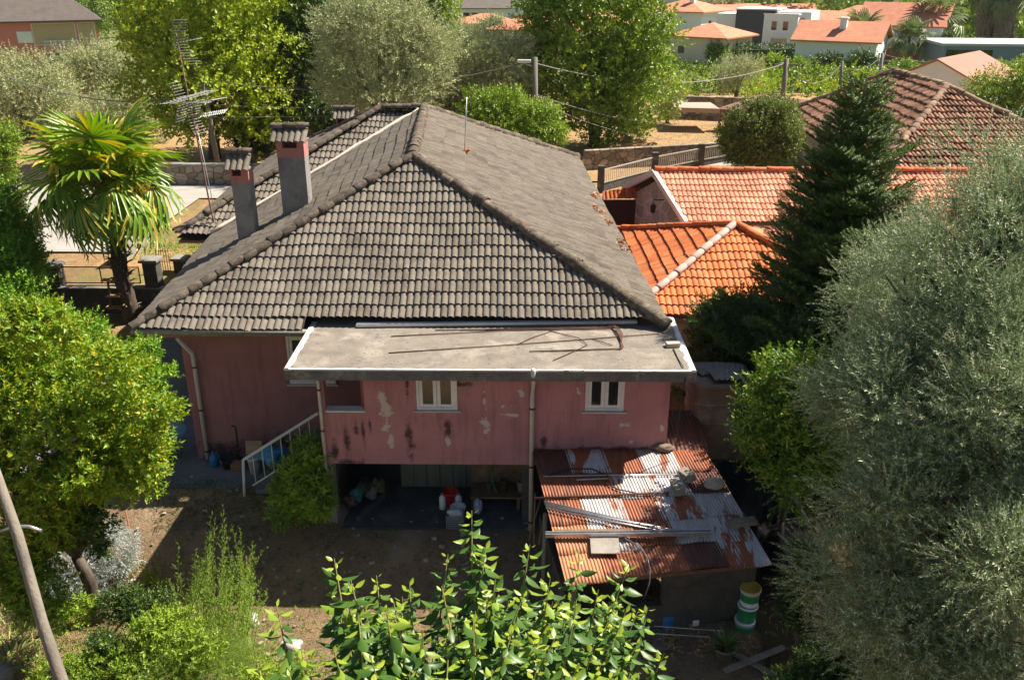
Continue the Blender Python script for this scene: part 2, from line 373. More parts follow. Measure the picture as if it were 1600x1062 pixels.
def pink_wall(name, base, spots, stains, pale=(.55, .48, .41)):
    m, nt, p = newmat(name); co = coords(nt); L = nt.links.new
    c = mixc(nt, rng(nt, noise(nt, 1.3, 8, co, .62), .35, .68), base, tuple(q*.80 for q in base))
    c = mixc(nt, rng(nt, noise(nt, 9, 6, co), .55, .8, 0, .35), c, (.36, .14, .12))
    sx = coords(nt, 'Object', (5, 1, .55)); c = mixc(nt, rng(nt, noise(nt, 1.2, 7, sx, .7), .5, .76, 0, .5), c, (.10, .05, .05))
    sep = nt.nodes.new('ShaderNodeSeparateXYZ'); L(co, sep.inputs[0])
    nz = noise(nt, 5, 6, co, .7)
    def blob(lst, ns):
        tot = None
        for (x, z, rx, rz) in lst:
            dx = math_(nt, 'DIVIDE', math_(nt, 'SUBTRACT', sep.outputs[0], x), rx); dz = math_(nt, 'DIVIDE', math_(nt, 'SUBTRACT', sep.outputs[2], z), rz)
            d = math_(nt, 'SQRT', math_(nt, 'ADD', math_(nt, 'MULTIPLY', dx, dx), math_(nt, 'MULTIPLY', dz, dz)))
            v = math_(nt, 'SUBTRACT', 1, d); tot = v if tot is None else math_(nt, 'MAXIMUM', tot, v)
        return math_(nt, 'ADD', tot, math_(nt, 'MULTIPLY', math_(nt, 'SUBTRACT', nz, .5), ns))
    if stains: c = mixc(nt, rng(nt, blob(stains, 3.0), .12, .8, 0, .88), c, (.04, .02, .02))
    if spots: c = mixc(nt, rng(nt, blob(spots, 5.5), .42, .47), c, pale)
    L(c, p.inputs['Base Color']); p.inputs['Roughness'].default_value = .9; bump(nt, p, noise(nt, 60, 5, co), .35, .01); return m
# ================================================================ the ground
def tz(x, y):
    if y > 31: z = GZ
    elif y > 29.6: z = GZ if y > 29.75 else (y-29.6)/.15*GZ
    elif y > 17.9: z = 0
    elif y > 16.6: z = -.38*(17.9-y)/1.3
    else:
        lo = -.38-.62*min(1, (16.6-y)/1.4)-.04*max(0, 15.2-y); hi = -.38-.05*(16.6-y)
        k = min(1, max(0, (x-.6)/2.2)); z = lo*(1-k)+hi*k
    if x > 4 and 14 < y < 31: z = min(z, .0)
    if -4.45 < x < 3.4 and 16.65 < y < 19.4: z = -.44
    return z-.012
def sheet(name, mat, xs, ys, zf, lift=0, amp=.0):
    from mathutils import noise as ns
    V = [(x, y, zf(x, y)+lift+amp*ns.noise(Vector((x*.9, y*.9, 0)))) for y in ys for x in xs]; nx = len(xs)
    F = [(j*nx+i, j*nx+i+1, (j+1)*nx+i+1, (j+1)*nx+i) for j in range(len(ys)-1) for i in range(nx-1)]
    o = link(name, npmesh(name, V, F), mat, None, True); return tag(o, kind='structure')
def soil(name, a, b, c, d, s=1.0):
    m, nt, p = newmat(name); co = coords(nt)
    k = mixc(nt, rng(nt, noise(nt, .5*s, 8, co, .7), .38, .62), a, b)
    k = mixc(nt, rng(nt, noise(nt, 2.2*s, 9, co, .75), .5, .66), k, c)
    k = mixc(nt, rng(nt, noise(nt, .16*s, 6, co, .65), .52, .62), k, d)
    k = mixc(nt, rng(nt, noise(nt, 28, 4, co, .7), .45, .75, 0, .55), k, tuple(q*1.7 for q in a))
    nt.links.new(k, p.inputs['Base Color']); p.inputs['Roughness'].default_value = 1; p.inputs['Specular IOR Level'].default_value = .15
    bump(nt, p, noise(nt, 9, 10, co, .75), .9, .12); return m
GROUND = soil('dry_earth', (.40, .255, .13), (.30, .185, .09), (.14, .105, .045), (.15, .15, .05))
gx = list(np.r_[-400, -200, -100, np.arange(-60, -5, 1.0), -4.5, -4.4, np.arange(-4, 4, .5), np.arange(4, 61, 1.0), 100, 200, 450]); gy = list(np.r_[-40, -15, np.arange(0, 29.5, .5), 29.59, 29.76, np.arange(30, 62, 1.0), 80, 120, 200, 400, 620])
sheet('ground', GROUND, gx, gy, tz, 0, .05)
YARD = soil('bare_yard_dirt', (.31, .205, .12), (.19, .135, .085), (.085, .08, .04), (.38, .29, .19), 1.9)
sheet('garden_ground', YARD, list(np.arange(-14, 9.1, .5)), list(np.arange(8.5, 17.81, .5))+[17.9], tz, .075, .04)
UNDER = soil('shade_dark_soil', (.075, .055, .03), (.045, .035, .02), (.05, .05, .018), (.10, .07, .035), 1.6)
sheet('painted_shade_ground', UNDER, list(np.arange(4.6, 22.1, .6)), list(np.arange(5.5, 21.9, .6)), tz, .13, .04)  # dark soil sheet; the olive's shade is put into its colour
FARG = soil('far_meadow', (.10, .14, .035), (.16, .17, .05), (.07, .11, .03), (.22, .2, .09), .12)
sheet('meadow', FARG, [-395, 0, 445], [84, 140, 250, 615], lambda x, y: GZ, .06)
FIELD = soil('dry_field', (.44, .28, .14), (.36, .225, .11), (.25, .19, .08), (.30, .23, .10), .9)
sheet('field', FIELD, list(np.arange(-50, 36, 2.0)), list(np.arange(47, 84, 2.0)), lambda x, y: GZ, .065, .06)
ROADM = MT('pale_concrete_road', (.40, .37, .33), (.32, .295, .26), 1.2, .9, .3, 30, (.27, .245, .21), .35, spots=((.2, .18, .15), 9, .7))
sheet('forecourt', ROADM, list(np.arange(-34, -15.9, 1.0)), list(np.arange(34, 43.1, 1.0)), lambda x, y: GZ, .07)
sheet('road', ROADM, list(np.arange(-34, -10.9, 1.0)), [43.02, 44, 45, 45.8], lambda x, y: GZ, .07)
sheet('path', ROADM, list(np.arange(3.5, 20, .75)), [51.2, 53.6], lambda x, y: GZ, .075)
EARTH = soil('orange_earth', (.46, .27, .13), (.40, .23, .11), (.18, .17, .06), (.22, .22, .07), 1.3)
sheet('earth_yard', EARTH, list(np.arange(-16.4, -8.9, .5)), list(np.arange(30, 34.9, .5)), lambda x, y: GZ, .07, .03)
PATIO = MT('old_patio_concrete', (.20, .195, .185), (.14, .137, .13), 1.6, .95, .3, 30, (.13, .125, .115), .8)
o = MB().bx(-12.5, -4.6, 17.95, 29.3, -.3, .05).build('patio', PATIO, bev=.01); tag(o, kind='structure')
o = MB().bx(-4.3, 3.1, 16.95, 18.98, -.7, -.33).build('garage_floor', MT('shade_dark_floor', (.09, .088, .085), (.05, .048, .045), 1.5, .95, .3, 30, (.13, .12, .11), 1.1)); tag(o, kind='structure')  # floor colour darkened to stand in for the garage shade
# ================================================================ the pink house
HOUSE = thing('house', 'large pink-walled house with big grey-brown tiled hip roof and flat-roofed front annex', 'house', (0, 24, 0))
AY = 17.04
def ax(px, py=610): return PY(px, py, AY).x
def az(py, px=700): return PY(px, py, AY).z
aL, aR = ax(494, 600), 3.14; fz = az(725); top = 3.5
sp = []
for px, py, rx, rz in ((597, 622, 12, 12), (602, 637, 13, 16), (604, 664, 9, 14), (611, 688, 7, 12), (758, 660, 9, 16), (762, 672, 10, 6), (757, 628, 5, 14), (790, 636, 16, 4), (815, 615, 5, 14), (903, 612, 5, 9), (974, 664, 12, 4), (1034, 668, 5, 5), (985, 690, 9, 5), (800, 648, 18, 3), (700, 690, 5, 14)):
    q = PY(px, py, AY); sp.append((q.x, q.z, rx*.0135, rz*.0150))
st = []
for px, py, rx, rz in ((523, 705, 8, 28), (541, 688, 7, 26), (556, 667, 6, 20), (568, 678, 5, 26), (545, 722, 36, 8), (578, 665, 4, 16), (850, 690, 8, 22), (845, 705, 20, 10), (640, 690, 10, 40), (700, 672, 8, 24), (960, 702, 130, 7), (636, 605, 5, 30), (720, 600, 18, 8)):
    q = PY(px, py, AY); st.append((q.x, q.z, rx*.0135, rz*.0150))
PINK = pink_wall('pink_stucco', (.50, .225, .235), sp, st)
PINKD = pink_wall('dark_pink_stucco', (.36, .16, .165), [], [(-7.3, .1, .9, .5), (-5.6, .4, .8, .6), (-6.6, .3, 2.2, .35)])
w1 = (ax(650), ax(714), az(641), 3.45); w2 = (ax(915), ax(976), az(641), 3.45); porch = (ax(509, 640), ax(570, 640), az(644), 3.45)
mb = MB(); wall_x(mb, aL, aR, fz, top, AY, AY+.2, [w1, w2, porch]); mb.build('annex_wall', PINK, HOUSE, True)
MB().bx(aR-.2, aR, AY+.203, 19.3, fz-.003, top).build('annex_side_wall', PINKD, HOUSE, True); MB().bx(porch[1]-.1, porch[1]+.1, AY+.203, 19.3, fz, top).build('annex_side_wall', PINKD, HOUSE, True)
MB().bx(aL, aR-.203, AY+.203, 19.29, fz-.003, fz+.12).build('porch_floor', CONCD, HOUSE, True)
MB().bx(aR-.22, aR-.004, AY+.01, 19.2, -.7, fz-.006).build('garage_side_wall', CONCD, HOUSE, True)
cx0, cx1 = ax(513, 760)-.0, ax(540, 760)
MB().bx(ax(500, 727), ax(500, 727)+.28, AY+.01, AY+.3, -.6, fz-.004).build('column', CEMENT, HOUSE, True, .01)
MB().bx(.0, .2, AY+.21, AY+.4, -.6, fz-.004).build('column', CONCD, HOUSE, True, .01)
MB().bx(porch[0], porch[1], AY-.03, AY+.23, porch[2], porch[2]+.03).build('porch_sill', WHITE, HOUSE, True)
MB().bx(-4.3, 3.0, 19.0, 19.1, -.34, fz-.01).build('garage_back_wall', DARKM if False else flat('shade_dark_wall', (.035, .03, .028), .95), HOUSE, True)  # near-black: the open garage's inner darkness is put into the wall colour
mb = MB(); [mb.bx(-2.95+i*.32, -2.95+i*.32+.305, 18.7, 18.76, -.34, fz-.01) for i in range(7)]
mb.build('plank_wall', MT('pale_planks', (.19, .185, .15), (.12, .115, .09), 3, .95, .3, 30, stretch=(1, 1, .3)), HOUSE, True)
def window(h, w, Y, parent, mull=True, deep=.09):
    x0, x1, z0, z1 = w; f = MB(); t = .055
    f.bx(x0, x0+t, Y+.01, Y+deep, z0, z1); f.bx(x1-t, x1, Y+.01, Y+deep, z0, z1); f.bx(x0+t, x1-t, Y+.012, Y+deep, z0, z0+t); f.bx(x0+t, x1-t, Y+.012, Y+deep, z1-t, z1)
    win = f.build('window', WHITE, parent, True, .004); m = (x0+x1)/2
    for a, b in ((x0+t+.003, m-.004), (m+.004, x1-t-.003)):
        s = MB(); q = .075
        s.bx(a, a+q, Y+.03, Y+deep-.02, z0+t+.003, z1-t-.003); s.bx(b-q, b, Y+.03, Y+deep-.02, z0+t+.003, z1-t-.003)
        s.bx(a+q, b-q, Y+.032, Y+deep-.022, z0+t+.003, z0+t+q); s.bx(a+q, b-q, Y+.032, Y+deep-.022, z1-t-q, z1-t-.003); s.build('sash', WHITE, win, True, .003)
        MB().bx(a+q, b-q, Y+.05, Y+.06, z0+t+q, z1-t-q).build('pane', GLASSM, win, True)
    MB().bx(x0-.07, x1+.07, Y-.045, Y+.01, z0-.035, z0-.002).build('sill', MT('stone_sill', (.6, .56, .5), (.48, .44, .4), 6), win, True, .003)
    return win
window(HOUSE, w1, AY, HOUSE); window(HOUSE, w2, AY, HOUSE)
# dark rooms behind the annex windows
MB().bx(porch[1]+.11, aR-.21, 19.0, 19.05, fz, top).build('room_wall', flat('room_plaster', (.2, .18, .15)), HOUSE, True)
# main walls
MY = 19.3
foot = [(-8.1, MY), (2.6, MY), (1.7, 38.1), (-10.2, 38.2), (-10.0, 27.2), (-8.75, 27.2)]
def prism(mb, pts, z0, z1, mi=0, cap=True):
    n = len(pts); vs = [(x, y, z0) for x, y in pts]+[(x, y, z1) for x, y in pts]
    fs = [(i, (i+1) % n, n+(i+1) % n, n+i) for i in range(n)]
    if cap: fs += [tuple(range(n))[::-1], tuple(range(n, 2*n))]
    return mb.add(vs, fs, mi)
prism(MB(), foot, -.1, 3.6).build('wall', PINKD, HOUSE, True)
q0, q1 = PY(455, 597, MY), PY(526, 597, MY)
window(HOUSE, (q0.x, q1.x, q0.z, 3.45), MY-.1, HOUSE)
# ---- roof
RA, RB0 = (-8.97, 18.83, 3.74), (3.34, 19.0, 3.80)
RB = (3.34, 18.98, 3.80); RC = (2.35, 38.7, 3.80); RP1 = (-2.97, 23.87, 6.72); RP2 = (-3.58, 32.8, 6.72); RP3 = (-5.15, 32.8, 6.72)
RW = (-10.75, 26.5, 3.80); RV = (-9.58, 26.5, 3.76); RD = (-10.95, 38.8, 3.80)
deck = MB(); sh = .12
def dn(p, k=sh): return (p[0], p[1], p[2]-k)
pts = [dn(q) for q in (Vector(RA)+Vector((.3, .55, .28)), (2.9, 19.5, 4.05), RC, RD, RW, RV, RP1, RP2, RP3)]
deck.add(pts, [(0, 1, 6), (1, 2, 7, 6), (2, 3, 8, 7), (3, 4, 8), (4, 5, 7, 8), (5, 0, 6, 7)])
ROOF = deck.build('roof', MT('roof_underlay', (.05, .04, .035), None, 3), HOUSE, True)
def rin(p, k=.12): return p
A1 = Vector(RA)+Vector((0, .318, .188)); e = .1
fr = Vector(RP1)
# front slope: full-width rows, then one more row left of the flat roof
hipL = (Vector(RP1)-Vector(RA)); a1 = Vector(RA)+hipL*(.188/hipL.z)
b1 = Vector((3.22, 19.20, a1.z+.0))
tile_slope('tiled_slope', ROOF, [a1, b1, RP1], TILE)
sp1 = Vector((-5.02, 18.83, 3.74)); sp2 = Vector((-5.02, 19.16, 3.93))
tile_slope('tiled_slope', ROOF, [RA, sp1, sp2, a1], TILE, L=.40)
tile_slope('tiled_slope', ROOF, [RB, RC, RP2, RP1], TILE)
tile_slope('tiled_slope', ROOF, [RC, RD, RP3, RP2], TILE)
tile_slope('tiled_slope', ROOF, [RD, RW, RP3], TILE)
tile_slope('tiled_slope', ROOF, [RW, RV, (-3.75, 32.6, 6.66), RP3], TILE)
tile_slope('tiled_slope', ROOF, [RV, RA, RP1, RP2], TILE)
up = Vector((0, 0, .05))
for a, b, r in ((RA, RP1, .13), (RB, RP1, .145), (RP1, RP2, .15), (RC, RP2, .13), (RD, RP3, .12), (RW, RP3, .13), (RP3, RP2, .14)):
    ridge_caps('ridge_caps', ROOF, Vector(a)+up, Vector(b)+up, CAPM, r, .385, .016)
# mortar bedding along the ridges, mossy
for a, b in ((RB, RP1), (RC, RP2), (RP1, RP2)):
    P = [Vector(a).lerp(Vector(b), i/40)+Vector((random.gauss(0, .012), random.gauss(0, .012), .02+random.uniform(-.01, .02))) for i in range(41)]
    MB().tube(P, [.15+random.uniform(-.02, .03) for _ in P], 8, wob=.15).build('ridge_mortar', MT('mossy_mortar', (.13, .095, .065), (.06, .05, .035), 12, 1, 1, 30, (.26, .19, .13), 6), ROOF, True)
V0 = Vector(RV)+Vector((-.05, -.05, .1)); V1 = Vector((-3.75, 32.6, 6.7))
P = [V0.lerp(V1, i/24)+Vector((random.gauss(0, .02), 0, .02+random.uniform(0, .02))) for i in range(25)]
MB().tube(P, [.055+random.uniform(-.02, .02) for _ in P], 6, wob=.2).build('valley_flashing', MT('white_valley_mortar', (.62, .57, .48), (.5, .44, .36), 8), ROOF, True)
so = MB(); prism(so, [(-8.93, 18.87), (3.25, 19.4), (2.3, 38.6), (-10.9, 38.7), (-10.7, 26.55), (-9.5, 26.55)], 3.5, 3.585); so.build('soffit', flat('soffit_paint', (.32, .12, .10)), HOUSE, True)
MB().tube([(-9.0, 18.82, 3.69), (-4.95, 18.84, 3.69)], .062, 10).build('gutter', MT('aged_gutter', (.34, .31, .25), (.2, .18, .15), 5), HOUSE, True)
MB().bx(-8.95, -4.95, 18.87, 18.9, 3.56, 3.72).build('fascia', CEMENT, HOUSE, True)
PIPE = MT('pipe_paint', (.62, .60, .56), (.5, .48, .44), 6, .5, .1, spots=((.25, .2, .15), 14, .68))
def pipe(pts, r=.05):
    o = MB().tube(pts, r, 12).build('downpipe', PIPE, HOUSE, True)
    a, b = Vector(pts[-2]), Vector(pts[-1])
    for t in (.08, .5, .92):
        c = a.lerp(b, t); MB().tube([c-Vector((0, 0, .02)), c+Vector((0, 0, .02))], r*1.25, 12).build('bracket', RUSTBAR, o, True)
p0, p1, p2 = PY(277, 528, 18.95), PY(300, 552, 19.22), PY(325, 716, 19.22); pipe([p0, PY(281, 533, 19.0), p1, PY(302, 560, 19.22), p2])
pipe([PY(833, 578, 16.62), PY(833, 600, 16.9), PY(832, 620, 16.94), PY(829, 830, 16.94)], .05)
pipe([PY(484, 583, 16.75), PY(490, 590, 16.88), PY(497, 596, 16.95), PY(511, 745, 16.95)], .035)
# ---- flat roof
S = MB(); S.bx(-4.95, 3.59, 16.7, 19.9, 3.48, 3.70); SLAB = S.build('flat_roof', MT('weathered_fascia', (.20, .19, .175), (.095, .09, .083), 5, .95, .5, 40, (.30, .285, .26), 2.2, lo3=.56), HOUSE, True, .012)
S = MB(); S.bx(-4.90, 3.54, 16.75, 19.85, 3.70, 3.722)
SURF = MT('flat_roof_screed', (.27, .235, .19), (.17, .15, .125), 2.2, .95, .6, 60, (.35, .31, .255), 1.5, spots=((.075, .065, .055), 15, .625))
S.build('roof_screed', SURF, SLAB, True)
S = MB()
def strip(a, b, w, z0=3.702, z1=3.734):
    a = Vector((*a, 0)); b = Vector((*b, 0)); n = int((b-a).length/.12); d = (b-a).normalized(); s = Vector((-d.y, d.x, 0)); vs = []
    for i in range(n+1):
        c = a.lerp(b, i/n); ww = w*(.75+random.random()*.5)
        vs += [(*(c+s*.0)[:2], z0), (*(c)[:2], z1), (*(c+s*ww)[:2], z1), (*(c+s*(ww+.03))[:2], z0+.018)]
    S.add(vs, [(i*4+k, i*4+k+1, i*4+5+k, i*4+4+k) for i in range(n) for k in range(3)])
strip((-4.95, 16.703), (3.59, 16.703), .055); strip((3.587, 16.7), (3.587, 19.75), .11); strip((-4.947, 19.4), (-4.947, 16.7), .09)
S.build('painted_edge', MT('chipped_white_paint', (.74, .73, .70), (.58, .56, .52), 8, .7, .2, spots=((.24, .21, .17), 9, .60)), SLAB, True)
# ---- chimneys
def chimney(x, y, w, d, zb, zp, zt, capz, hole=(.1, .6)):
    C = MB(); C.bx(x-w/2, x+w/2, y-d/2, y+d/2, zb, zp); ch = C.build('chimney', CEMENT, HOUSE, True, .006)
    C = MB(); h = .17
    C.bx(x-w/2-.004, x+w/2+.004, y-d/2-.004, y+d/2+.004, zp, zt-h)
    hx0, hx1 = x-w/2+hole[0]*w, x-w/2+hole[1]*w
    C.bx(x-w/2-.004, hx0, y-d/2-.004, y+d/2+.004, zt-h, zt); C.bx(hx1, x+w/2+.004, y-d/2-.004, y+d/2+.004, zt-h, zt); C.bx(hx0, hx1, y+d/2-.08, y+d/2, zt-h, zt)
    C.build('pink_band', MT('chimney_pink', (.47, .20, .17), (.40, .165, .14), 3, .9, .3, spots=((.06, .04, .04), 7, .66)), ch, True)
    C = MB(); C.bx(x-w/2-.04, x+w/2+.04, y-d/2-.04, y+d/2+.04, zt, zt+.04); C.build('cap_slab', CEMENT, ch, True)
    ov = .2; dy = d/2+ov; rise = capz-zt-.12
    n = round((w+.26)/.163)*.163/2
    tile_slope('cap_tiles', ch, [(x-n, y-dy, zt+.0), (x+n, y-dy, zt+.0), (x+n, y, zt+rise), (x-n, y, zt+rise)], TILE, L=.5)
    tile_slope('cap_tiles', ch, [(x+n, y+dy, zt+.0), (x-n, y+dy, zt+.0), (x-n, y, zt+rise), (x+n, y, zt+rise)], TILE, L=.5)
    ridge_caps('cap_ridge', ch, (x-n, y, zt+rise+.05), (x+n+.03, y, zt+rise+.05), CAPM, .13, .36)
    return ch
chimney(-7.5, 23.45, .47, .45, 4.2, 6.13, 6.50, 6.98, (.1, .6)); chimney(-6.25, 24.1, .73, .5, 4.8, 6.7, 7.12, 7.55, (.22, .75)); chimney(-6.9, 34.9, .6, .5, 5.2, 5.55, 6.05, 6.5)
# ---- stairs and railing
sx0, sx1 = PY(383, 760, 17.75).x, aL
st = MB(); n = 8
for i in range(n): st.bx(sx0+.25+(sx1-sx0-.25)*i/n, sx1, 17.72, 19.28, .05 if i == 0 else fz*(i)/n, fz*(i+1)/n+.0)
st.build('stairs', PATIO, HOUSE, True, .01)
r0 = PY(380, 718, 17.68); r1 = PY(497, 645, 17.68); r2 = PY(382, 775, 17.68)
rl = MB(); rl.tube([r2, r0], .035, 8); rl.bar(r0, r1, .06, .05)
lo0 = PY(395, 758, 17.68); lo1 = Vector((r1.x, 17.68, r1.z-.75)); rl.bar(lo0, lo1, .03, .03)
for i in range(1, 8):
    t = i/8; a = r0.lerp(r1, t); b = lo0.lerp(lo1, max(0, (a.x-lo0.x)/(lo1.x-lo0.x))); rl.tube([a, b], .012, 6)
rl.build('stair_railing', WHITE, HOUSE, True)
# rod on the right slope
q = PY(725, 238, 27.9)
t = thing('roof_rod', 'thin upright metal rod rising from one bright orange tile on the grey roof', 'rod', tuple(q))
MB().tube([q-Vector((0, 0, .3)), PY(729, 152, 27.9)], .018, 6).build('rod', METAL, t, True)
MB().box(q+Vector((0, 0, -.0)), (.42, .22, .07), Matrix.Rotation(-.45, 3, 'Y')).build('orange_tile', ORTILE, t, True, .02)
# ---------------------------------------------------------------- things on the flat roof
FZ = 3.725
def on(px, py, dz=0): return PZ(px, py, FZ)+Vector((0, 0, dz))
def top_tag(o, label, cat, group=None): return tag(o, label, cat, group)
a, b = on(557, 511, .03), on(995, 506, .03)
m = MB(); m.bar(a, b, .10, .012); m.bar(a+Vector((0, .05, .03)), b+Vector((0, .05, .03)), .012, .07); m.bar(a+Vector((0, -.05, .03)), b+Vector((0, -.05, .03)), .012, .07)
tag(m.build('metal_channel', STEEL), 'long pale metal channel lying across the back of the flat roof', 'channel')
m = MB(); m.tube([on(611, 526, .012), on(700, 522, .02), on(800, 517, .02), on(962, 513, .03)], .011, 6)
tag(m.build('rebar', RUSTBAR), 'straight rusty steel bar lying just below the metal channel on flat roof', 'steel bar')
m = MB(); m.tube([on(607, 552, .012), on(780, 541, .02), on(900, 532, .015), on(1030, 522, .02)], .011, 6)
tag(m.build('rebar', RUSTBAR), 'long rusty steel bar slanting across the middle of the flat roof', 'steel bar')
m = MB()
for k in range(4):
    j = k*2.2; m.tube([on(800-k*40, 515+k*.6, .02), on(940+j, 512.5+k, .03), on(958+j*1.1, 512+k, .07), on(966+j, 525, .06), on(974-j*.6, 544+k, .03), on(966-j, 546, .02), on(880-j*8, 549+k*.4, .02)], .011, 6)
tag(m.build('bent_rebar', RUSTBAR), 'bundle of bent rusty steel bars with a squared hook on flat roof', 'steel bars')
m = MB(); m.tube([on(858, 517, .01), on(905, 530, .03), on(918, 540, .02), on(890, 553, .02), on(864, 564, .012)], .009, 6); m.tube([on(862, 518, .01), on(835, 527, .02), on(808, 539, .01)], .009, 6); m.tube([on(925, 530, .01), on(945, 537, .03), on(957, 541, .02)], .009, 6)
tag(m.build('bent_wire', RUSTBAR), 'thin crooked rusty wires left of the squared steel hook on flat roof', 'wire')
m = MB(); m.tube([on(995, 508, .02), on(1025, 507, .03), on(1043, 512, .02), on(1030, 516, .02)], .011, 6)
tag(m.build('curved_wire', RUSTBAR), 'curved rusty wire by the right end of the metal channel', 'wire')
q = on(1051, 541, .05); m = MB(); m.box(q, (.30, .16, .09), Matrix.Rotation(.12, 3, 'Z'))
tag(m.build('brick', MT('pale_brick', (.5, .42, .34), (.4, .33, .26), 8), bev=.008), 'loose pale brick weighting a cable near the right end of flat roof', 'brick')
m = MB(); m.tube([on(1052, 545, .02), on(1060, 562, .01), on(1067, 574, .03), PY(1070, 592, 16.68), PY(1062, 640, 16.68), PY(1057, 704, 16.7)], .012, 6)
tag(m.build('cable', BLACK), 'dark cable running from the brick over the flat roof edge down to the tin roof', 'cable')
# ================================================================ shed with the tin roof
SH = thing('shed', 'low shed with patchwork rusty corrugated tin roof against the pink annex', 'shed', (2, 15, -.5))
Q00, Q10, Q11, Q01 = Vector((.22, 16.98, 1.66)), Vector((3.95, 16.99, 1.66)), Vector((4.66, 14.02, 1.02)), Vector((.80, 13.4, .98))
def sq(s, t): return (Q00*(1-s)+Q10*s)*(1-t)+(Q01*(1-s)+Q11*s)*t
def rust(name, a, b, c, lo, hi, metal=0):
    m, nt, p = newmat(name); co = coords(nt); cs = coords(nt, 'Object', (2.2, .5, 1))
    oi = nt.nodes.new('ShaderNodeObjectInfo'); v = nt.nodes.new('ShaderNodeVectorMath'); v.operation = 'ADD'; nt.links.new(cs, v.inputs[0]); nt.links.new(oi.outputs['Random'], v.inputs[1])
    k = mixc(nt, rng(nt, noise(nt, 3, 8, v.outputs[0], .7), .35, .62), a, b); k = mixc(nt, rng(nt, noise(nt, 1.3, 8, v.outputs[0], .68, .6), lo, hi), k, c)
    k = mixc(nt, rng(nt, noise(nt, 30, 4, co, .7), .55, .75, 0, .5), k, (.10, .035, .02))
    nt.links.new(k, p.inputs['Base Color']); p.inputs['Roughness'].default_value = .62; p.inputs['Metallic'].default_value = metal; bump(nt, p, noise(nt, 50, 5, co), .2); return m
RS = {'o': rust('orange_rust', (.38, .12, .045), (.24, .075, .035), (.12, .05, .035), .52, .66), 'd': rust('dark_rust', (.15, .05, .03), (.09, .035, .025), (.4, .4, .42), .62, .66),
      'g': rust('galvanised_sheet', (.60, .57, .56), (.42, .38, .37), (.32, .11, .05), .55, .59), 'm': rust('patchy_rust', (.60, .59, .6), (.5, .48, .48), (.34, .10, .04), .47, .49), 'l': rust('light_rust', (.52, .24, .11), (.42, .16, .07), (.6, .55, .5), .6, .65)}
grid = ['dmogo', 'oogmd', 'ogomg', 'lgogm', 'loodm']
for r in range(5):
    for c in range(5):
        s0, s1 = c/5-.008+random.uniform(-.01, .01), (c+1)/5+.012; t0, t1 = r/5-.02, (r+1)/5+.025+random.uniform(-.015, .02)
        if c == 0: s0 = 0
        s0 = max(s0, 0); t0 = max(t0, 0); lift = .012*(4-r)*.8+.006*(c % 2)+.004*random.random()+.012
        wid = (sq(s1, .5)-sq(s0, .5)).length; nu = int(wid/.064*6); us = np.linspace(0, 1, nu+1); V = []; ht = (1-.0)
        for j, tt in enumerate(np.linspace(t0, t1, 5)):
            for i, u in enumerate(us):
                p = sq(s0+(s1-s0)*u, tt); V.append((p.x, p.y+(.012*math.sin(u*9+r) if j == 4 else 0), p.z+.012*math.cos(2*math.pi*u*wid/.064)+lift+(.02*(j/4)*random.random()*.3)))
        F = [(j*(nu+1)+i, j*(nu+1)+i+1, (j+1)*(nu+1)+i+1, (j+1)*(nu+1)+i) for j in range(4) for i in range(nu)]
        o = link('tin_sheet', npmesh('tin_sheet', V, F), RS[grid[r][c]], None, True); adopt(o, SH)
        so_ = o.modifiers.new('thick', 'SOLIDIFY'); so_.thickness = .004
# side sheet behind the corner
V = []; nu = 60
for j in range(2):
    for i in range(nu+1): V.append((3.2+.85*i/nu+j*.05, 18.6-1.65*j, 1.86-.22*j+.012*math.cos(i*.98)))
o = link('tin_sheet', npmesh('tin_sheet', V, [(i, i+1, nu+2+i, nu+1+i) for i in range(nu)]), RS['d'], None, True); adopt(o, SH)
mb = MB()
for (s, t0, t1) in ((.02, .02, .99), (.98, .02, .99)): mb.bar(sq(s, t0)-Vector((0, 0, .07)), sq(s, t1)-Vector((0, 0, .07)), .08, .08)
for t in (.05, .5, .97): mb.bar(sq(.02, t)-Vector((0, 0, .16)), sq(.98, t)-Vector((0, 0, .16)), .08, .08)
mb.build('rafters', WOOD, SH, True)
mb = MB(); a, b = sq(.31, .96), sq(.97, .96)
def vwall(mb, a, b, z0, z1, th=.15):
    a = Vector(a); b = Vector(b); d = (b-a).normalized(); n = Vector((-d.y, d.x, 0))*th; P = [(a.x, a.y), (b.x, b.y), (b.x+n.x, b.y+n.y), (a.x+n.x, a.y+n.y)]
    vs = [(*q, z0) for q in P]+[(*q, z1) for q in P]; mb.add(vs, [(0, 3, 2, 1), (4, 5, 6, 7), (0, 1, 5, 4), (1, 2, 6, 5), (2, 3, 7, 6), (3, 0, 4, 7)])
vwall(mb, a, (sq(.5, .96)), -1.4, .1); vwall(mb, sq(.5, .96), b, -1.4, .85); vwall(mb, b, sq(.97, .05), -1.4, .95); vwall(mb, sq(.05, .9), sq(.05, .1), -1.4, .3, .08)
mb.build('block_wall', MT('dark_block_wall', (.10, .085, .07), (.05, .044, .035), 3, .95, .6, 15, (.14, .12, .10), 1.5), SH, True)
for px, py, s in ((806, 830, 0),):
    pass
for (x, y) in ((.95, 13.55), (.45, 15.2)): MB().tube([(x, y, -1.25), (x+.03, y, .95 if y < 14 else 1.25)], .05, 8).build('post', WOODG, SH, True)
def onS(px, py, dz=.0):
    p = PZ(px, py, 1.35)
    for _ in range(6):
        # intersect with the sloped roof
        t = (16.98-p.y)/(16.98-13.6); z = 1.66-.64*t+.05; p = PZ(px, py, z)
    return p+Vector((0, 0, dz))
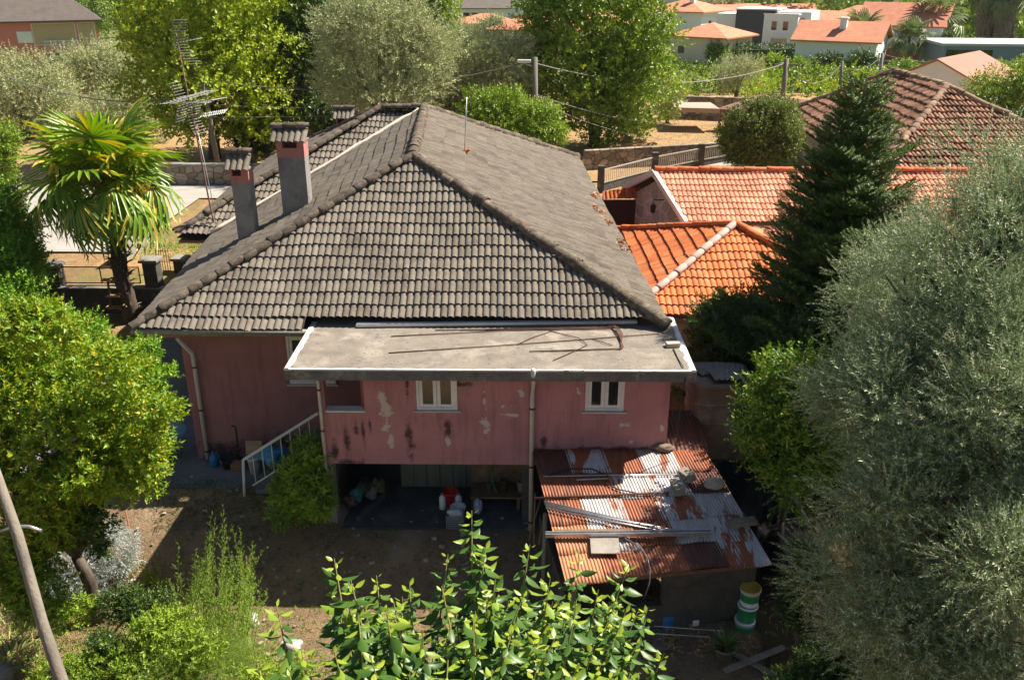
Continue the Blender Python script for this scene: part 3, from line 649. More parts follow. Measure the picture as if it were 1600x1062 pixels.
def cinder(name, c, rot, label):
    bm_ = MB(); L_, w_, h_ = .42, .17, .19
    for (x0, x1, y0, y1) in ((-L_/2, L_/2, -w_/2, -w_/2+.03), (-L_/2, L_/2, w_/2-.03, w_/2), (-L_/2, -L_/2+.03, -w_/2+.03, w_/2-.03), (L_/2-.03, L_/2, -w_/2+.03, w_/2-.03), (-.08, -.05, -w_/2+.03, w_/2-.03), (.05, .08, -w_/2+.03, w_/2-.03)):
        bm_.bx(x0, x1, y0, y1, -h_/2, h_/2)
    o = bm_.build(name, MT('cinder_block', (.34, .31, .27), (.24, .21, .18), 14, .95, .7, 50), bev=.004); o.location = c; o.rotation_euler = rot; return tag(o, label, 'concrete block')
cinder('hollow_block', onS(1058, 768, .12), (R(80), 0, R(100)), 'hollow concrete block standing on end below its neighbour on the tin roof')
cinder('hollow_block', onS(1073, 748, .10), (R(75), R(10), R(108)), 'mossy hollow concrete block farther up the tin roof, above the other one')
m = MB().rock(onS(1116, 761, .10), (.42, .30, .24), amp=.2); tag(m.build('rock', MT('pale_granite', (.5, .45, .38), (.38, .34, .28), 12, .9, .6)), 'rounded pale boulder resting near the right edge of tin roof', 'rock')
m = MB().rock(onS(1036, 703, .07), (.42, .26, .16), amp=.3); tag(m.build('rock', MT('brown_stone', (.25, .19, .13), (.13, .10, .07), 9, .95, .8)), 'flat mossy stone at top of tin roof by the annex corner', 'rock')
def pile(name, pr, r, mat, label, cat, z=.03):
    m = MB()
    for i, p in enumerate(pr): m.tube([onS(x, y, z+.012*(i % 3)) for x, y in p], r, 8)
    return tag(m.build(name, mat), label, cat)
pile('metal_profiles', [[(851, 788), (960, 812), (1075, 838)], [(852, 792), (950, 812), (1080, 836)], [(853, 797), (955, 818), (1060, 838)], [(850, 785), (985, 816), (1090, 837)]], .017, METAL, 'bundle of thin metal tubes laid diagonally down the tin roof', 'metal tubes')
m = MB(); a, b = onS(852, 840, .06), onS(1110, 837, .06); m.bar(a, b, .09, .05); m.bar(a+Vector((0, .045, .03)), b+Vector((0, .045, .03)), .012, .06); m.bar(a-Vector((0, .045, -.03)), b-Vector((0, .045, -.03)), .012, .06)
tag(m.build('metal_channel', METAL), 'straight grey metal channel lying level across lower tin roof', 'channel')
pile('metal_strip', [[(849, 746), (950, 744), (1056, 743)], [(900, 752), (950, 750)]], .014, METAL, 'slim grey perforated strip laid across the upper tin roof', 'metal strip')
pile('rusty_bar', [[(834, 780), (930, 776), (1045, 771)]], .022, RUSTBAR, 'dark rusty pipe lying across the middle of tin roof', 'pipe')
pile('hose', [[(857, 744), (890, 734), (925, 734), (950, 745), (946, 757), (965, 766), (1000, 773), (1040, 771)]], .014, BLACK, 'black hose curving over the shaded upper part of tin roof', 'hose')
m = MB(); m.tube([onS(975, 843, .04), onS(1000, 856, .05), onS(1012, 875, .05), onS(1016, 893, .04), PY(1015, 910, 13.5), PY(1008, 930, 13.5)], .012, 6); tag(m.build('cable', METAL), 'pale cable hanging in a curve over the front edge of tin roof', 'cable')
m = MB(); m.bar(onS(1135, 824, .08), onS(1180, 818, .08), .20, .09); tag(m.build('plank', WOODG, bev=.008), 'short thick grey timber on the right edge of tin roof', 'timber')
m = MB(); m.bar(onS(868, 832, .04), onS(985, 832, .05), .10, .02); tag(m.build('plank', WOOD, bev=.004), 'thin brown board on tin roof above the grey metal channel', 'board')
m = MB(); q = onS(945, 855, .04); m.box(q, (.55, .4, .025), Matrix.Rotation(.19, 3, 'X')); tag(m.build('panel', CONC, bev=.003), 'flat tan panel patching the lower left of tin roof', 'panel')
# sticks leaning at the shed's left edge
for i, (a, b, lab) in enumerate((((846, 775), (826, 845), 'thin cane leaning against the left side of shed, nearest the downpipe'), ((836, 770), (834, 850), 'upright bamboo cane between the downpipe and the tin roof'), ((852, 800), (842, 850), 'short cane leaning at the lower left corner of tin roof'))):
    tag(MB().tube([PY(*a, 16.4-i*.4), PY(*b, 16.0-i*.4)], .02, 6).build('cane', WOOD), lab, 'cane')
# ---------------------------------------------------------------- ribbed tank and black sheet right of the shed
q = PZ(1110, 700, .9); TK = thing('ribbed_tank', 'brown ribbed container with corrugated scraps on its lid behind the shed', 'tank', (4.55, 18.6, 0))
def rrect(w, d, r, n=5):
    out = []
    for cx, cy, a0 in ((w/2-r, d/2-r, 0), (-w/2+r, d/2-r, 90), (-w/2+r, -d/2+r, 180), (w/2-r, -d/2+r, 270)):
        for i in range(n+1): a = R(a0+90*i/n); out.append((cx+r*math.cos(a), cy+r*math.sin(a)))
    return out
Z = [(0, 1), (.42, 1), (.46, 1.04), (.5, 1), (.9, 1), (.94, 1.04), (.98, 1), (1.36, 1), (1.4, 1.04), (1.44, 1), (1.8, 1), (1.84, 1.05), (1.9, 1.05), (1.93, .97)]
mb = MB(); base = rrect(1.35, 1.3, .22); n = len(base); vs = [(x*k+4.62, y*k+18.9, z+.75) for z, k in Z for x, y in base]
fs = [(i*n+j, i*n+(j+1) % n, (i+1)*n+(j+1) % n, (i+1)*n+j) for i in range(len(Z)-1) for j in range(n)]+[tuple(range((len(Z)-1)*n, len(Z)*n))]
mb.add(vs, fs, 0, False); mb.build('tank_body', MT('dirty_tank', (.25, .18, .13), (.16, .12, .09), 3, .7, .3, 20, (.34, .28, .22), 1.4), TK, True)
MB().bx(3.9, 5.3, 18.2, 19.6, 0, .745).build('stand', CONCD, TK, True)
for i, (dx, dy, rz) in enumerate(((-.25, .15, .3), (.2, .1, -.2), (.05, -.3, .1))):
    V = []
    for j in range(2):
        for k in range(31): p = Matrix.Rotation(rz, 3, 'Z') @ Vector((-.35+.7*k/30, -.28+.56*j, .02*math.cos(k*1.25))); V.append((p.x+4.62+dx, p.y+18.9+dy, p.z+2.73+.03*i))
    o = link('lid_sheet', npmesh('lid_sheet', V, [(k, k+1, 32+k, 31+k) for k in range(30)]), MT('grey_fibre_sheet', (.32, .28, .25), (.2, .17, .15), 6), None, True); adopt(o, TK)
# black tarp
from mathutils import noise as MN
V = []; nx, ny = 40, 40
for j in range(ny+1):
    for i in range(nx+1):
        u, v = i/nx, j/ny; x = 4.4+1.6*u+.25*v; y = 17.6-3.0*v; z = 1.15-.9*v+.45*MN.noise(Vector((u*4, v*5, 1)))+.12*MN.noise(Vector((u*13, v*12, 4)))-.5*max(0, u-.6)
        V.append((x, y, z))
tag(link('tarpaulin', npmesh('tarpaulin', V, [(j*(nx+1)+i, j*(nx+1)+i+1, (j+1)*(nx+1)+i+1, (j+1)*(nx+1)+i) for j in range(ny) for i in range(nx)]), MT('black_plastic', (.012, .012, .013), (.02, .02, .021), 4, .8, .2, spec=.1), None, True), 'crumpled black plastic sheet draped beside the shed right side', 'tarpaulin')
def stone_blocks(name, cs, mortar, sx=.45, sz=.28, rgh=.6):
    """irregular stones with mortar between"""
    m, nt, p = newmat(name); co = coords(nt, 'Object', (1/sx, 1/sx, 1/sz)); d = nt.nodes.new('ShaderNodeVectorMath'); d.operation = 'ADD'; nn = nt.nodes.new('ShaderNodeTexNoise'); nn.inputs['Scale'].default_value = 1.2
    nt.links.new(co, nn.inputs['Vector']); sc = nt.nodes.new('ShaderNodeVectorMath'); sc.operation = 'SCALE'; sc.inputs['Scale'].default_value = .35; nt.links.new(nn.outputs['Color'], sc.inputs[0]); nt.links.new(co, d.inputs[0]); nt.links.new(sc.outputs[0], d.inputs[1])
    v = nt.nodes.new('ShaderNodeTexVoronoi'); v.distance = 'CHEBYCHEV'; v.inputs['Randomness'].default_value = .75; v.inputs['Scale'].default_value = 1; nt.links.new(d.outputs[0], v.inputs['Vector'])
    v2 = nt.nodes.new('ShaderNodeTexVoronoi'); v2.feature = 'DISTANCE_TO_EDGE'; v2.inputs['Randomness'].default_value = .75; v2.inputs['Scale'].default_value = 1; nt.links.new(d.outputs[0], v2.inputs['Vector'])
    s = nt.nodes.new('ShaderNodeSeparateColor'); nt.links.new(v.outputs['Color'], s.inputs[0])
    c = mixc(nt, s.outputs[0], cs[0], cs[1]); c = mixc(nt, rng(nt, s.outputs[1], .5, .8), c, cs[2]); c = mixc(nt, rng(nt, noise(nt, 5, 7), .4, .7, 0, .5), c, tuple(q*.6 for q in cs[1]))
    c = mixc(nt, rng(nt, v2.outputs['Distance'], .02, .07, 1, 0), c, mortar); nt.links.new(c, p.inputs['Base Color']); p.inputs['Roughness'].default_value = .95; bump(nt, p, rng(nt, v2.outputs['Distance'], 0, .15), .6, .03); return m
MATS['stone_wall'] = STONE = stone_blocks('stone_wall', ((.50, .41, .30), (.26, .20, .15), (.20, .17, .12)), (.10, .08, .06), .5, .32)
# ================================================================ clutter: left patio, garage, garden
def bucket(name, c, r, h, mat, label, taper=.82, handle=True, cat='bucket', band=None, lid=None, group=None):
    t = thing(name, label, cat, tuple(c), 0, group); rb = r*taper
    MB().lathe([(0, .004), (rb, .004), (rb, .0), (rb, .003), (r, h), (r*1.05, h), (r*1.05, h-.02), (r*.97, h-.02)] if lid else [(rb, 0), (r, h-.03), (r*1.06, h-.03), (r*1.06, h), (r*.95, h), (rb*.95, .02), (0, .02)], (0, 0, 0), 24).build('body', mat, t)
    if band: k0, k1 = .3*h, .78*h; MB().lathe([((rb+(r-rb)*.3)*1.006, k0), ((rb+(r-rb)*.78)*1.006, k1)], (0, 0, 0), 24).build('label_band', band, t)
    if lid: MB().lathe([(r*.9, h-.005), (r*1.04, h-.004), (r*1.04, h+.02), (r*.95, h+.025), (r*.9, h+.012), (0, h+.012)], (0, 0, 0), 24).build('lid', lid, t)
    if handle: MB().tube([(r*1.05*math.cos(a), -.25*r-math.sin(a)*r*.55, h-.03+0*a-.35*h*math.sin(a)) for a in np.linspace(0, math.pi, 9)], .006, 5).build('handle', METAL, t)
    return t
BLUEP = flat('blue_plastic', (.02, .16, .42), .4); LBLUE = flat('pale_blue_plastic', (.10, .30, .42), .4); WHP = flat('white_plastic', (.85, .85, .83), .4); GRP = flat('green_plastic', (.03, .36, .10), .45)
YEL = flat('ochre_lid', (.50, .30, .04), .5); REDP = flat('red_plastic', (.75, .03, .02), .4); TERRA = flat('terracotta', (.38, .16, .09), .9); BEIGE = flat('beige_plastic', (.42, .35, .26), .6); BRN = flat('brown_plastic', (.10, .06, .04), .6)
PINKP = MT('pale_label', (.7, .7, .68), (.15, .25, .5), 22, .5, 0)
# patio, left
t = thing('table', 'round pale blue table half hidden behind the yellow-green citrus tree', 'table', (-9.1, 19.3, .05))
tb = PY(262, 683, 19.4); T0 = Vector((tb.x, tb.y, .05))
t.location = T0
MB().lathe([(.48, .70), (.5, .71), (.5, .735), (.47, .745), (0, .745)], n=32).build('tabletop', LBLUE, t)
for k in range(4):
    a = math.pi/4+k*math.pi/2; MB().tube([(.12*math.cos(a), .12*math.sin(a), .7), (.3*math.cos(a), .3*math.sin(a), 0)], .02, 6).build('leg', LBLUE, t)
q = PZ(258, 715, .05); t = bucket('dark_tub', q, .26, .34, BLACK, 'large black tub on the patio under the pale blue table edge', .85, False, 'tub')
q = PY(334, 716, 19.0)
t = thing('water_jug', 'blue plastic jug on patio at foot of the white downpipe', 'jug', (q.x, q.y, .05))
MB().lathe([(.10, 0), (.11, .03), (.11, .22), (.07, .30), (.03, .33), (.03, .38), (0, .38)], n=20).build('body', BLUEP, t); MB().tube([(.06, 0, .34), (.13, 0, .32), (.14, 0, .2), (.11, 0, .15)], .012, 6).build('handle', BLUEP, t)
q = PY(355, 722, 18.9); bucket('dark_bucket', (q.x, q.y, .05), .14, .24, BLACK, 'black bucket by pink wall between blue jug and hooked pipe')
q = PY(372, 722, 18.85); m = MB(); m.bx(q.x-.16, q.x+.16, q.y-.13, q.y+.13, .05, .22); tag(m.build('crate', TERRA, bev=.01), 'low brick-red crate on patio beside the hooked pipe', 'crate')
a = PY(374, 715, 19.1); b = PY(368, 668, 19.1); tag(MB().tube([(a.x, a.y, .05), b, b+Vector((-.03, 0, .05)), b+Vector((-.1, 0, .04))], .02, 8).build('standpipe', BLACK), 'black hooked standpipe in front of pink wall', 'pipe')
q = PY(397, 722, 18.7); t = bucket('bin', (q.x, q.y, .05), .15, .42, WHP, 'grey-white bin between the pink wall and the stair railing', .8, False, 'bin')
m = MB(); m.box((q.x, q.y+.12, .66), (.40, .03, .36), Matrix.Rotation(-.2, 3, 'X')); tag(m.build('cardboard', MT('cardboard', (.42, .28, .18), (.33, .21, .13), 4), bev=.003), 'brown cardboard panel leaning behind the grey-white bin', 'cardboard')
q = PY(428, 712, 18.6); m = MB().rock((q.x, q.y, q.z), (.62, .35, .42), amp=.5); tag(m.build('plastic_bag', flat('blue_bag', (.03, .24, .48), .4)), 'crumpled bright blue plastic bag seen through the stair railing', 'bag')
# garage
def gy(px, py, Y): q = PY(px, py, Y); return Vector((q.x, q.y, -.33))
q = PZ(705, 789, -.33); bucket('red_bucket', (q.x, q.y, -.33), .18, .40, REDP, 'red bucket on the garage floor against plank wall', .85, False)
for px, lab in ((692, 'white plastic bottle standing left of the red bucket'), (717, 'white plastic bottle standing right of the red bucket')):
    q = PZ(px, 792, -.33); t = thing('bottle', lab, 'bottle', (q.x, q.y-.05, -.33)); MB().lathe([(.075, 0), (.08, .02), (.08, .30), (.03, .38), (0, .38)], n=16).build('body', WHP, t); MB().lathe([(.035, .37), (.035, .42), (0, .42)], n=12).build('cap', LBLUE, t)
q = PZ(711, 826, -.33); t = thing('plastic_crate', 'grey lattice crate with a bag inside at the garage entrance', 'crate', (q.x, q.y+.15, -.33))
m = MB()
for z in np.arange(0, .36, .06): m.bx(-.2, .2, -.16, -.145, z, z+.03); m.bx(-.2, -.185, -.145, .16, z, z+.03); m.bx(.185, .2, -.145, .16, z, z+.03); m.bx(-.185, .185, .145, .16, z, z+.03)
for x in np.arange(-.2, .19, .065): m.bx(x, x+.014, -.163, -.145, -.001, .361)
m.bx(-.184, .184, -.144, .144, 0, .02); m.build('body', flat('grey_plastic', (.22, .24, .26), .5), t)
tag(MB().rock((q.x, q.y+.15, .0), (.34, .28, .26), amp=.35).build('sack', flat('white_sack', (.5, .52, .55), .5)), 'white plastic sack stuffed in the lattice crate', 'sack')
q = PZ(746, 806, -.33); tag(MB().rock((q.x, q.y+.1, -.12), (.2, .16, .42), amp=.25, rot=.3).build('cement_bag', PINKP), 'blue and white printed bag right of the lattice crate', 'bag')
q = PZ(717, 800, -.33); bucket('white_basin', (q.x, q.y-.2, -.33), .17, .3, WHP, 'white basin on the garage floor behind the lattice crate', .7, False, 'basin')
m = MB(); m.bx(.1-1.3, .0, 17.7, 18.4, -.02, .02); m.bx(-1.18, -1.1, 17.72, 17.8, -.33, -.02); m.bx(-.12, -.04, 17.72, 17.8, -.33, -.02); m.bx(-1.2, .0, 18.38, 18.43, .02, .6)
tag(m.build('workbench', WOOD), 'low dark workbench at the right of the open garage', 'bench')
for i, (px, lab, mt, r, h) in enumerate(((815, 'beige pot on workbench nearest the downpipe', BEIGE, .11, .26), (788, 'dark steel can in the middle of the workbench', BRN, .09, .3), (765, 'small dark jar at the left end of workbench', flat('jar', (.12, .13, .12), .3), .07, .22))):
    q = PY(px, 745, 18.0); bucket('pot', (q.x, 18.0, .02), r, h, mt, lab, .8, False, 'pot')
q = PY(770, 770, 17.9); tag(MB().tube([(q.x, 18.3, .55), (q.x-.03, 18.1, .35), (q.x+.03, 18.0, .1), (q.x+.1, 17.9, .02)], .013, 6).build('hose', GRP), 'green hose hanging at the back of the garage', 'hose')
for i in range(5):
    q = PY(548+i*11, 775+(i % 2)*8, 17.7+.12*i); m = MB().rock((q.x, q.y, -.1+.12*(i % 3)), (.3, .3, .38), amp=.4)
    tag(m.build('sack', (BRN, flat('teal_sack', (.02, .14, .15), .6), BLACK, flat('grey_sack', (.16, .16, .16), .7), flat('olive_sack', (.09, .1, .03), .7))[i]), ('brown sack nearest the left garage column', 'dark teal sack in the heap by the left garage column', 'black sack in the middle of the garage heap', 'grey sack on the right of garage heap', 'olive sack at the right end of garage heap')[i], 'sack', 'sacks heaped in the garage')
m = MB(); m.bar(gy(560, 815, 17.2)+Vector((0, 0, .06)), gy(600, 765, 18.3)+Vector((0, 0, .06)), .12, .14); tag(m.build('kerb_stone', CONCD, bev=.01), 'low dark kerb edging the heap inside the garage', 'kerb')
# right, below the shed
gz = -.62
def gr(px, py): return PZ(px, py, gz)
q = gr(1161, 990); r = .19
bucket('paint_bucket', q, r, .36, WHP, 'bottom bucket of the stack of three, white with green side', .82, True, 'bucket', GRP, WHP, 'stacked paint buckets')
bucket('paint_bucket', q+Vector((.03, .02, .385)), r, .30, GRP, 'middle bucket of the stack of three, mostly green', .82, False, 'bucket', None, WHP, 'stacked paint buckets')
bucket('paint_bucket', q+Vector((.05, .05, .71)), r*1.02, .36, WHP, 'top bucket of the stack of three with ochre lid', .84, False, 'bucket', GRP, YEL, 'stacked paint buckets')
q = gr(1040, 984); t = thing('jerry_can', 'bright blue canister at the foot of shed wall', 'canister', q); MB().lathe([(.15, 0), (.165, .02), (.165, .38), (.15, .42), (.05, .44), (.05, .47), (0, .47)], n=24).build('body', BLUEP, t); MB().tube([(-.1, -.02, .43), (-.06, -.02, .5), (.06, -.02, .5), (.1, -.02, .43)], .014, 6).build('handle', BLUEP, t)
q = gr(1058, 978); bucket('flower_pot', q+Vector((.02, 0, 0)), .16, .38, BEIGE, 'tall beige flower pot between blue canister and white watering can', .75, False, 'pot')
q = gr(1083, 980); t = thing('watering_can', 'white watering can with spout to the right beside beige pot', 'watering can', q)
MB().lathe([(.12, 0), (.14, .02), (.13, .27), (.12, .28), (.11, .27)], n=20).build('body', WHP, t); MB().tube([(.12, 0, .06), (.24, 0, .22), (.30, 0, .36)], [.03, .022, .02], 8).build('spout', WHP, t); MB().tube([(-.12, 0, .08), (-.22, 0, .2), (-.15, 0, .36), (.0, 0, .40), (.1, 0, .27)], .013, 6).build('handle', WHP, t)
q = gr(1130, 1032); bucket('flower_pot', q, .2, .36, flat('clay_pot', (.24, .19, .14), .9), 'wide brown flower pot in the shade below the bucket stack', .7, False, 'pot')
q = gr(1290, 1030); bucket('flower_pot', q, .22, .25, TERRA, 'terracotta pot under the olive tree branches', .75, False, 'pot')
m = MB(); m.tube([gr(1020, 1000)+Vector((0, 0, .35)), gr(1130, 1008)+Vector((0, 0, .35))], .012, 6); m.tube([gr(1015, 1010)+Vector((0, 0, .33)), gr(1105, 1016)+Vector((0, 0, .33))], .012, 6)
tag(m.build('metal_rods', METAL), 'two thin metal rods lying level below the blue canister', 'metal rods')
m = MB(); m.bx(*sorted((gr(1020, 1010).x, gr(1125, 1010).x)), gr(1020, 1020).y, gr(1020, 996).y, -.55, -.51); [m.bx(x-.05, x+.05, gr(1020, 1016).y, gr(1020, 1016).y+.15, -.8, -.55) for x in (gr(1035, 1010).x, gr(1110, 1010).x)]
tag(m.build('bench', WOODG, bev=.006), 'rough grey plank bench below the shed wall', 'bench')
m = MB(); m.bar(gr(1138, 1028)+Vector((0, 0, .2)), gr(1215, 1068)+Vector((0, 0, .15)), .1, .06); tag(m.build('timber', WOODG, bev=.006), 'grey timber beam slanting down to the right at bottom corner', 'timber')
m = MB(); m.bar(gr(1130, 1066)+Vector((0, 0, .28)), gr(1222, 1030)+Vector((0, 0, .3)), .1, .06); tag(m.build('timber', WOODG, bev=.006), 'grey timber beam slanting up to the right, crossing the other beam', 'timber')
# left foreground
a = PD(-12, 720, 9.2); b = PD(112, 1110, 9.0); ang = (b-a).normalized(); b2 = b+ang*6
tag(MB().tube([a, a.lerp(b, .3)+Vector((.02, 0, 0)), a.lerp(b, .65)-Vector((.015, 0, 0)), b, b2], [.045, .055, .058, .065, .08], 10, wob=.06).build('wooden_pole', WOODG), 'tall leaning bare wooden pole at the left edge in front of citrus tree', 'pole')
a = PZ(212, 873, -.95); tag(MB().tube([a, PY(196, 797, a.y)], .018, 6).build('cane', MT('orange_cane', (.4, .17, .07), (.3, .12, .05), 5)), 'slim orange-brown cane standing right of the citrus trunk', 'cane')
a = PZ(388, 955, -1.1); tag(MB().tube([a, PY(384, 868, a.y)], .02, 6).build('stake', RUSTBAR), 'dark rusty stake beside the feathery green shrub', 'stake')
a = PY(-5, 832, 12.5); tag(MB().tube([a, PY(20, 822, 12.5), PY(45, 822, 12.5), PY(66, 829, 12.5)], .03, 8).build('curved_pipe', METAL), 'bent grey pipe sticking out under the citrus tree at left edge', 'pipe')
a = PZ(12, 1075, -1.2); tag(MB().tube([a, PY(8, 1042, a.y)], .13, 12).build('stump', WOODG), 'short sawn grey post in the bottom left corner', 'post')
for i, (px, py, s, lab, mt) in enumerate(((285, 918, .5, 'pale rock between the spiky plant and feathery shrub', 0), (305, 935, .3, 'small pale rock just right of the larger rock', 0), (395, 975, .42, 'white rock under the rusty stake', 1), (455, 1015, .45, 'rough white rock beside the dirt path', 1), (205, 925, .3, 'grey rock among leaves by the citrus trunk', 0), (372, 945, .3, 'small white stone above the larger white rock', 1))):
    q = PZ(px, py, -1.08); tag(MB().rock((q.x, q.y, q.z+s*.2), (s, s*.7, s*.6), amp=.3, rot=i).build('rock', MT('white_rock', (.55, .52, .48), (.42, .39, .35), 6, .9, .7) if mt else MT('grey_rock', (.42, .36, .29), (.3, .25, .2), 6, .9, .7)), lab, 'rock')
for i in range(9):
    q = PZ(400+i*9, 809+abs(i-2)*1.5, -.4); tag(MB().rock((q.x, q.y, -.33), (.17, .16, .16), amp=.2, rot=i).build('edging_stone', CEMENT), 'stone of the low edging row in front of the stair bush', 'stone', 'edging stones in front of the stair bush')
# ================================================================ left: gate, pillars, walls
def pillar(px, ytop, Y, zb, w, label, cat='pillar'):
    q = PY(px, ytop, Y); t = thing('gate_pillar', label, cat, (q.x, Y, zb)); h = q.z-zb
    MB().bx(-w/2, w/2, -w/2, w/2, 0, h-.1).build('shaft', CONCD, t, False, .01); MB().bx(-w*.68, w*.68, -w*.68, w*.68, h-.1, h).build('cap', CEMENT, t, False, .01); return t
pillar(82, 411, 29.75, 0, .48, 'dark concrete gate pillar at left end, by the hedge'); pillar(235, 403, 29.75, 0, .48, 'dark concrete gate pillar right of the palm trunk'); pillar(281, 401, 31.5, GZ, .42, 'dark concrete pillar nearest the roof edge behind small gate')
t = thing('garden_wall', 'low dark concrete retaining wall below the mesh gate', 'wall', (-15, 29.7, 0)); MB().bx(PY(60, 470, 29.6).x, PY(260, 470, 29.6).x, 29.5, 29.74, -.1, .93).build('wall', CONCD, t, True, .01)
MB().bx(PY(60, 470, 29.6).x, PY(260, 470, 29.6).x, 29.46, 29.78, .93, .98).build('coping', CEMENT, t, True, .01)
t = thing('mesh_gate', 'wire mesh gate between dark pillars behind palm', 'gate', (-15, 29.9, 1))
x0, x1 = PY(97, 430, 29.9).x, PY(218, 430, 29.9).x; z0, z1 = 1.02, PY(100, 417, 29.9).z; m = MB()
for a, b in (((x0, z0), (x0, z1)), ((x1, z0), (x1, z1)), ((x0, z1), (x1, z1)), ((x0, z0), (x1, z0)), (((x0+x1)/2, z0), ((x0+x1)/2, z1))): m.tube([(a[0], 29.9, a[1]), (b[0], 29.9, b[1])], .022, 6)
m.build('frame', RUSTBAR, t, True); m = MB(); n = 40; w_ = (x1-x0); h_ = z1-z0
for i in range(-10, n):
    for s in (1, -1):
        xa = x0+w_*i/n; xb = xa+h_; a = [xa, z0]; b = [xb, z1]
        if a[0] < x0: a = [x0, z0+(x0-xa)]
        if b[0] > x1: b = [x1, z1-(xb-x1)]
        if a[1] > z1 or b[1] < z0 or a[0] >= x1: continue
        if s < 0: a[0] = x0+x1-a[0]; b[0] = x0+x1-b[0]
        m.tube([(a[0], 29.9, a[1]), (b[0], 29.9, b[1])], .004, 3, caps=False)
m.build('mesh', METAL, t, True)
t = thing('small_gate', 'small arched rusty iron gate between the two right pillars', 'gate', (-12.3, 31, GZ)); m = MB()
a, b = PY(249, 430, 31.4), PY(268, 430, 31.4)
for i in range(6):
    x = a.x+(b.x-a.x)*i/5; m.tube([(x, 31.4, GZ+.1), (x, 31.4, GZ+1.0+.25*math.sin(math.pi*i/5))], .013, 5)
for z in (.15, .5, .9): m.tube([(a.x, 31.4, GZ+z), (b.x, 31.4, GZ+z)], .013, 5)
m.build('bars', RUSTBAR, t, True)
t = thing('garden_wall', 'plain pale concrete wall running back beside the orange earth yard', 'wall', (-14, 32, GZ))
m = MB(); vwall(m, PZ(190, 420, GZ), PZ(236, 385, GZ), GZ, GZ+1.0, .18); m.build('wall', CONC, t, True)
t = thing('stone_wall', 'old mossy stone wall with light coping behind the house chimneys', 'wall', (-14, 46.3, GZ))
m = MB(); m.bx(-21, -6, 46.0, 46.35, GZ-.1, GZ+1.0); m.build('wall', STONE, t, True); m = MB(); x = -21
while x < -6:
    w_ = random.uniform(.8, 1.6); m.bx(x, x+w_-.03, 45.95, 46.4, GZ+1.0, GZ+1.12+random.uniform(0, .03)); x += w_
m.build('coping', CEMENT, t, True, .01)
# table bench of planks by the palm
a = PY(172, 440, 29.2); t = thing('plank_rack', 'makeshift rack of orange-brown planks against the palm trunk', 'rack', (a.x, 29.1, 0)); m = MB()
for px, py in ((172, 437), (180, 462), (178, 480)): q = PY(px, py, 29.1); m.box(q, (.55, .25, .04))
m.build('shelf_boards', MT('tan_planks', (.48, .28, .13), (.38, .2, .09), 4), t, True)
m = MB(); q0 = PY(168, 437, 29.1); q1 = PY(176, 497, 29.1); m.bar(q0, q1, .08, .05); m.build('post', WOOD, t, True)
# ================================================================ poles, wires, aerials
def pole(px, ytop, ybase, Y, r, mat, label, group=None, lamp=None, arm=False):
    a = PY(px[0], ytop, Y); b = PY(px[1], ybase, Y); b.z = GZ-.2; t = thing('utility_pole', label, 'pole', tuple(b), 0, group)
    MB().tube([b, a], [r*1.25, r], 10).build('pole', mat, t, True)
    if lamp:
        e = PY(lamp[0], lamp[1], Y); MB().tube([a-Vector((0, 0, .5)), e-Vector((0, 0, .1))], .04, 6).build('lamp_arm', METAL, t, True); MB().box(e, (.75, .35, .16)).build('lamp_head', STEEL, t, True, .04)
    if arm: MB().bx(a.x-.8, a.x+.8, a.y-.06, a.y+.06, a.z-.5, a.z-.36).build('cross_arm', WOODG, t, True)
    return a
P1 = pole((315, 345), 115, 288, 49.8, .13, MT('pole_wood', (.24, .21, .18), (.15, .13, .11), 4, stretch=(1, 1, .2)), 'grey wooden utility pole behind the antenna mast, in front of bright tree')
PW = MATS['pole_wood']
P2 = pole((836, 838), 90, 160, 50, .14, PW, 'utility pole with street lamp in front of the big central tree', lamp=(819, 96)); P3 = pole((803, 806), 121, 175, 54, .09, PW, 'short thin wooden pole left of the lamp pole')
P4 = pole((1229, 1224), 92, 153, 68, .16, PW, 'wooden utility pole above the round clipped tree', arm=True); P5 = pole((1316, 1313), 96, 141, 78, .12, PW, 'wooden utility pole between the vines and brown tiled roof')
P6 = pole((1379, 1375), 83, 122, 84, .13, CONC, 'pale concrete utility pole behind the brown tiled roof peak'); P7 = pole((1105, 1105), 158, 175, 78, .08, PW, 'thin post at the stone terrace wall below the vines')
def wire(a, b, sag, lab, r=.018):
    P = [Vector(a).lerp(Vector(b), i/16)-Vector((0, 0, sag*4*(i/16)*(1-i/16))) for i in range(17)]
    tag(MB().tube(P, r, 4).build('overhead_wire', MT('wire', (.16, .15, .15), None, 3, .6, 0)), lab, 'wire')
wire(P1-Vector((0, 0, .3)), P2-Vector((0, 0, .1)), 1.0, 'thick overhead wire from the pole by the antennas to the lamp pole', .03)
wire(P1-Vector((0, 0, 1.6)), P3-Vector((0, 0, .6)), .6, 'thin overhead wire below the thick one, reaching the short pole'); wire(P1-Vector((0, 0, 2.3)), P3-Vector((0, 0, 1.4)), .3, 'lowest overhead wire left of the short pole')
wire(P2-Vector((0, 0, .3)), P4-Vector((0, 0, .3)), 1.2, 'overhead wire from lamp pole across the big central tree to the right', .028); wire(P2-Vector((0, 0, 1.9)), PY(1160, 190, 60), .8, 'lower overhead wire sloping down to the right from lamp pole'); wire(P2-Vector((0, 0, 2.2)), PY(1130, 215, 58), .9, 'lowest overhead wire sloping down from lamp pole')
wire(PY(-40, 98, 47), P1-Vector((0, 0, 1.0)), 1.1, 'overhead wire across the left olive trees into the antenna side pole', .028)
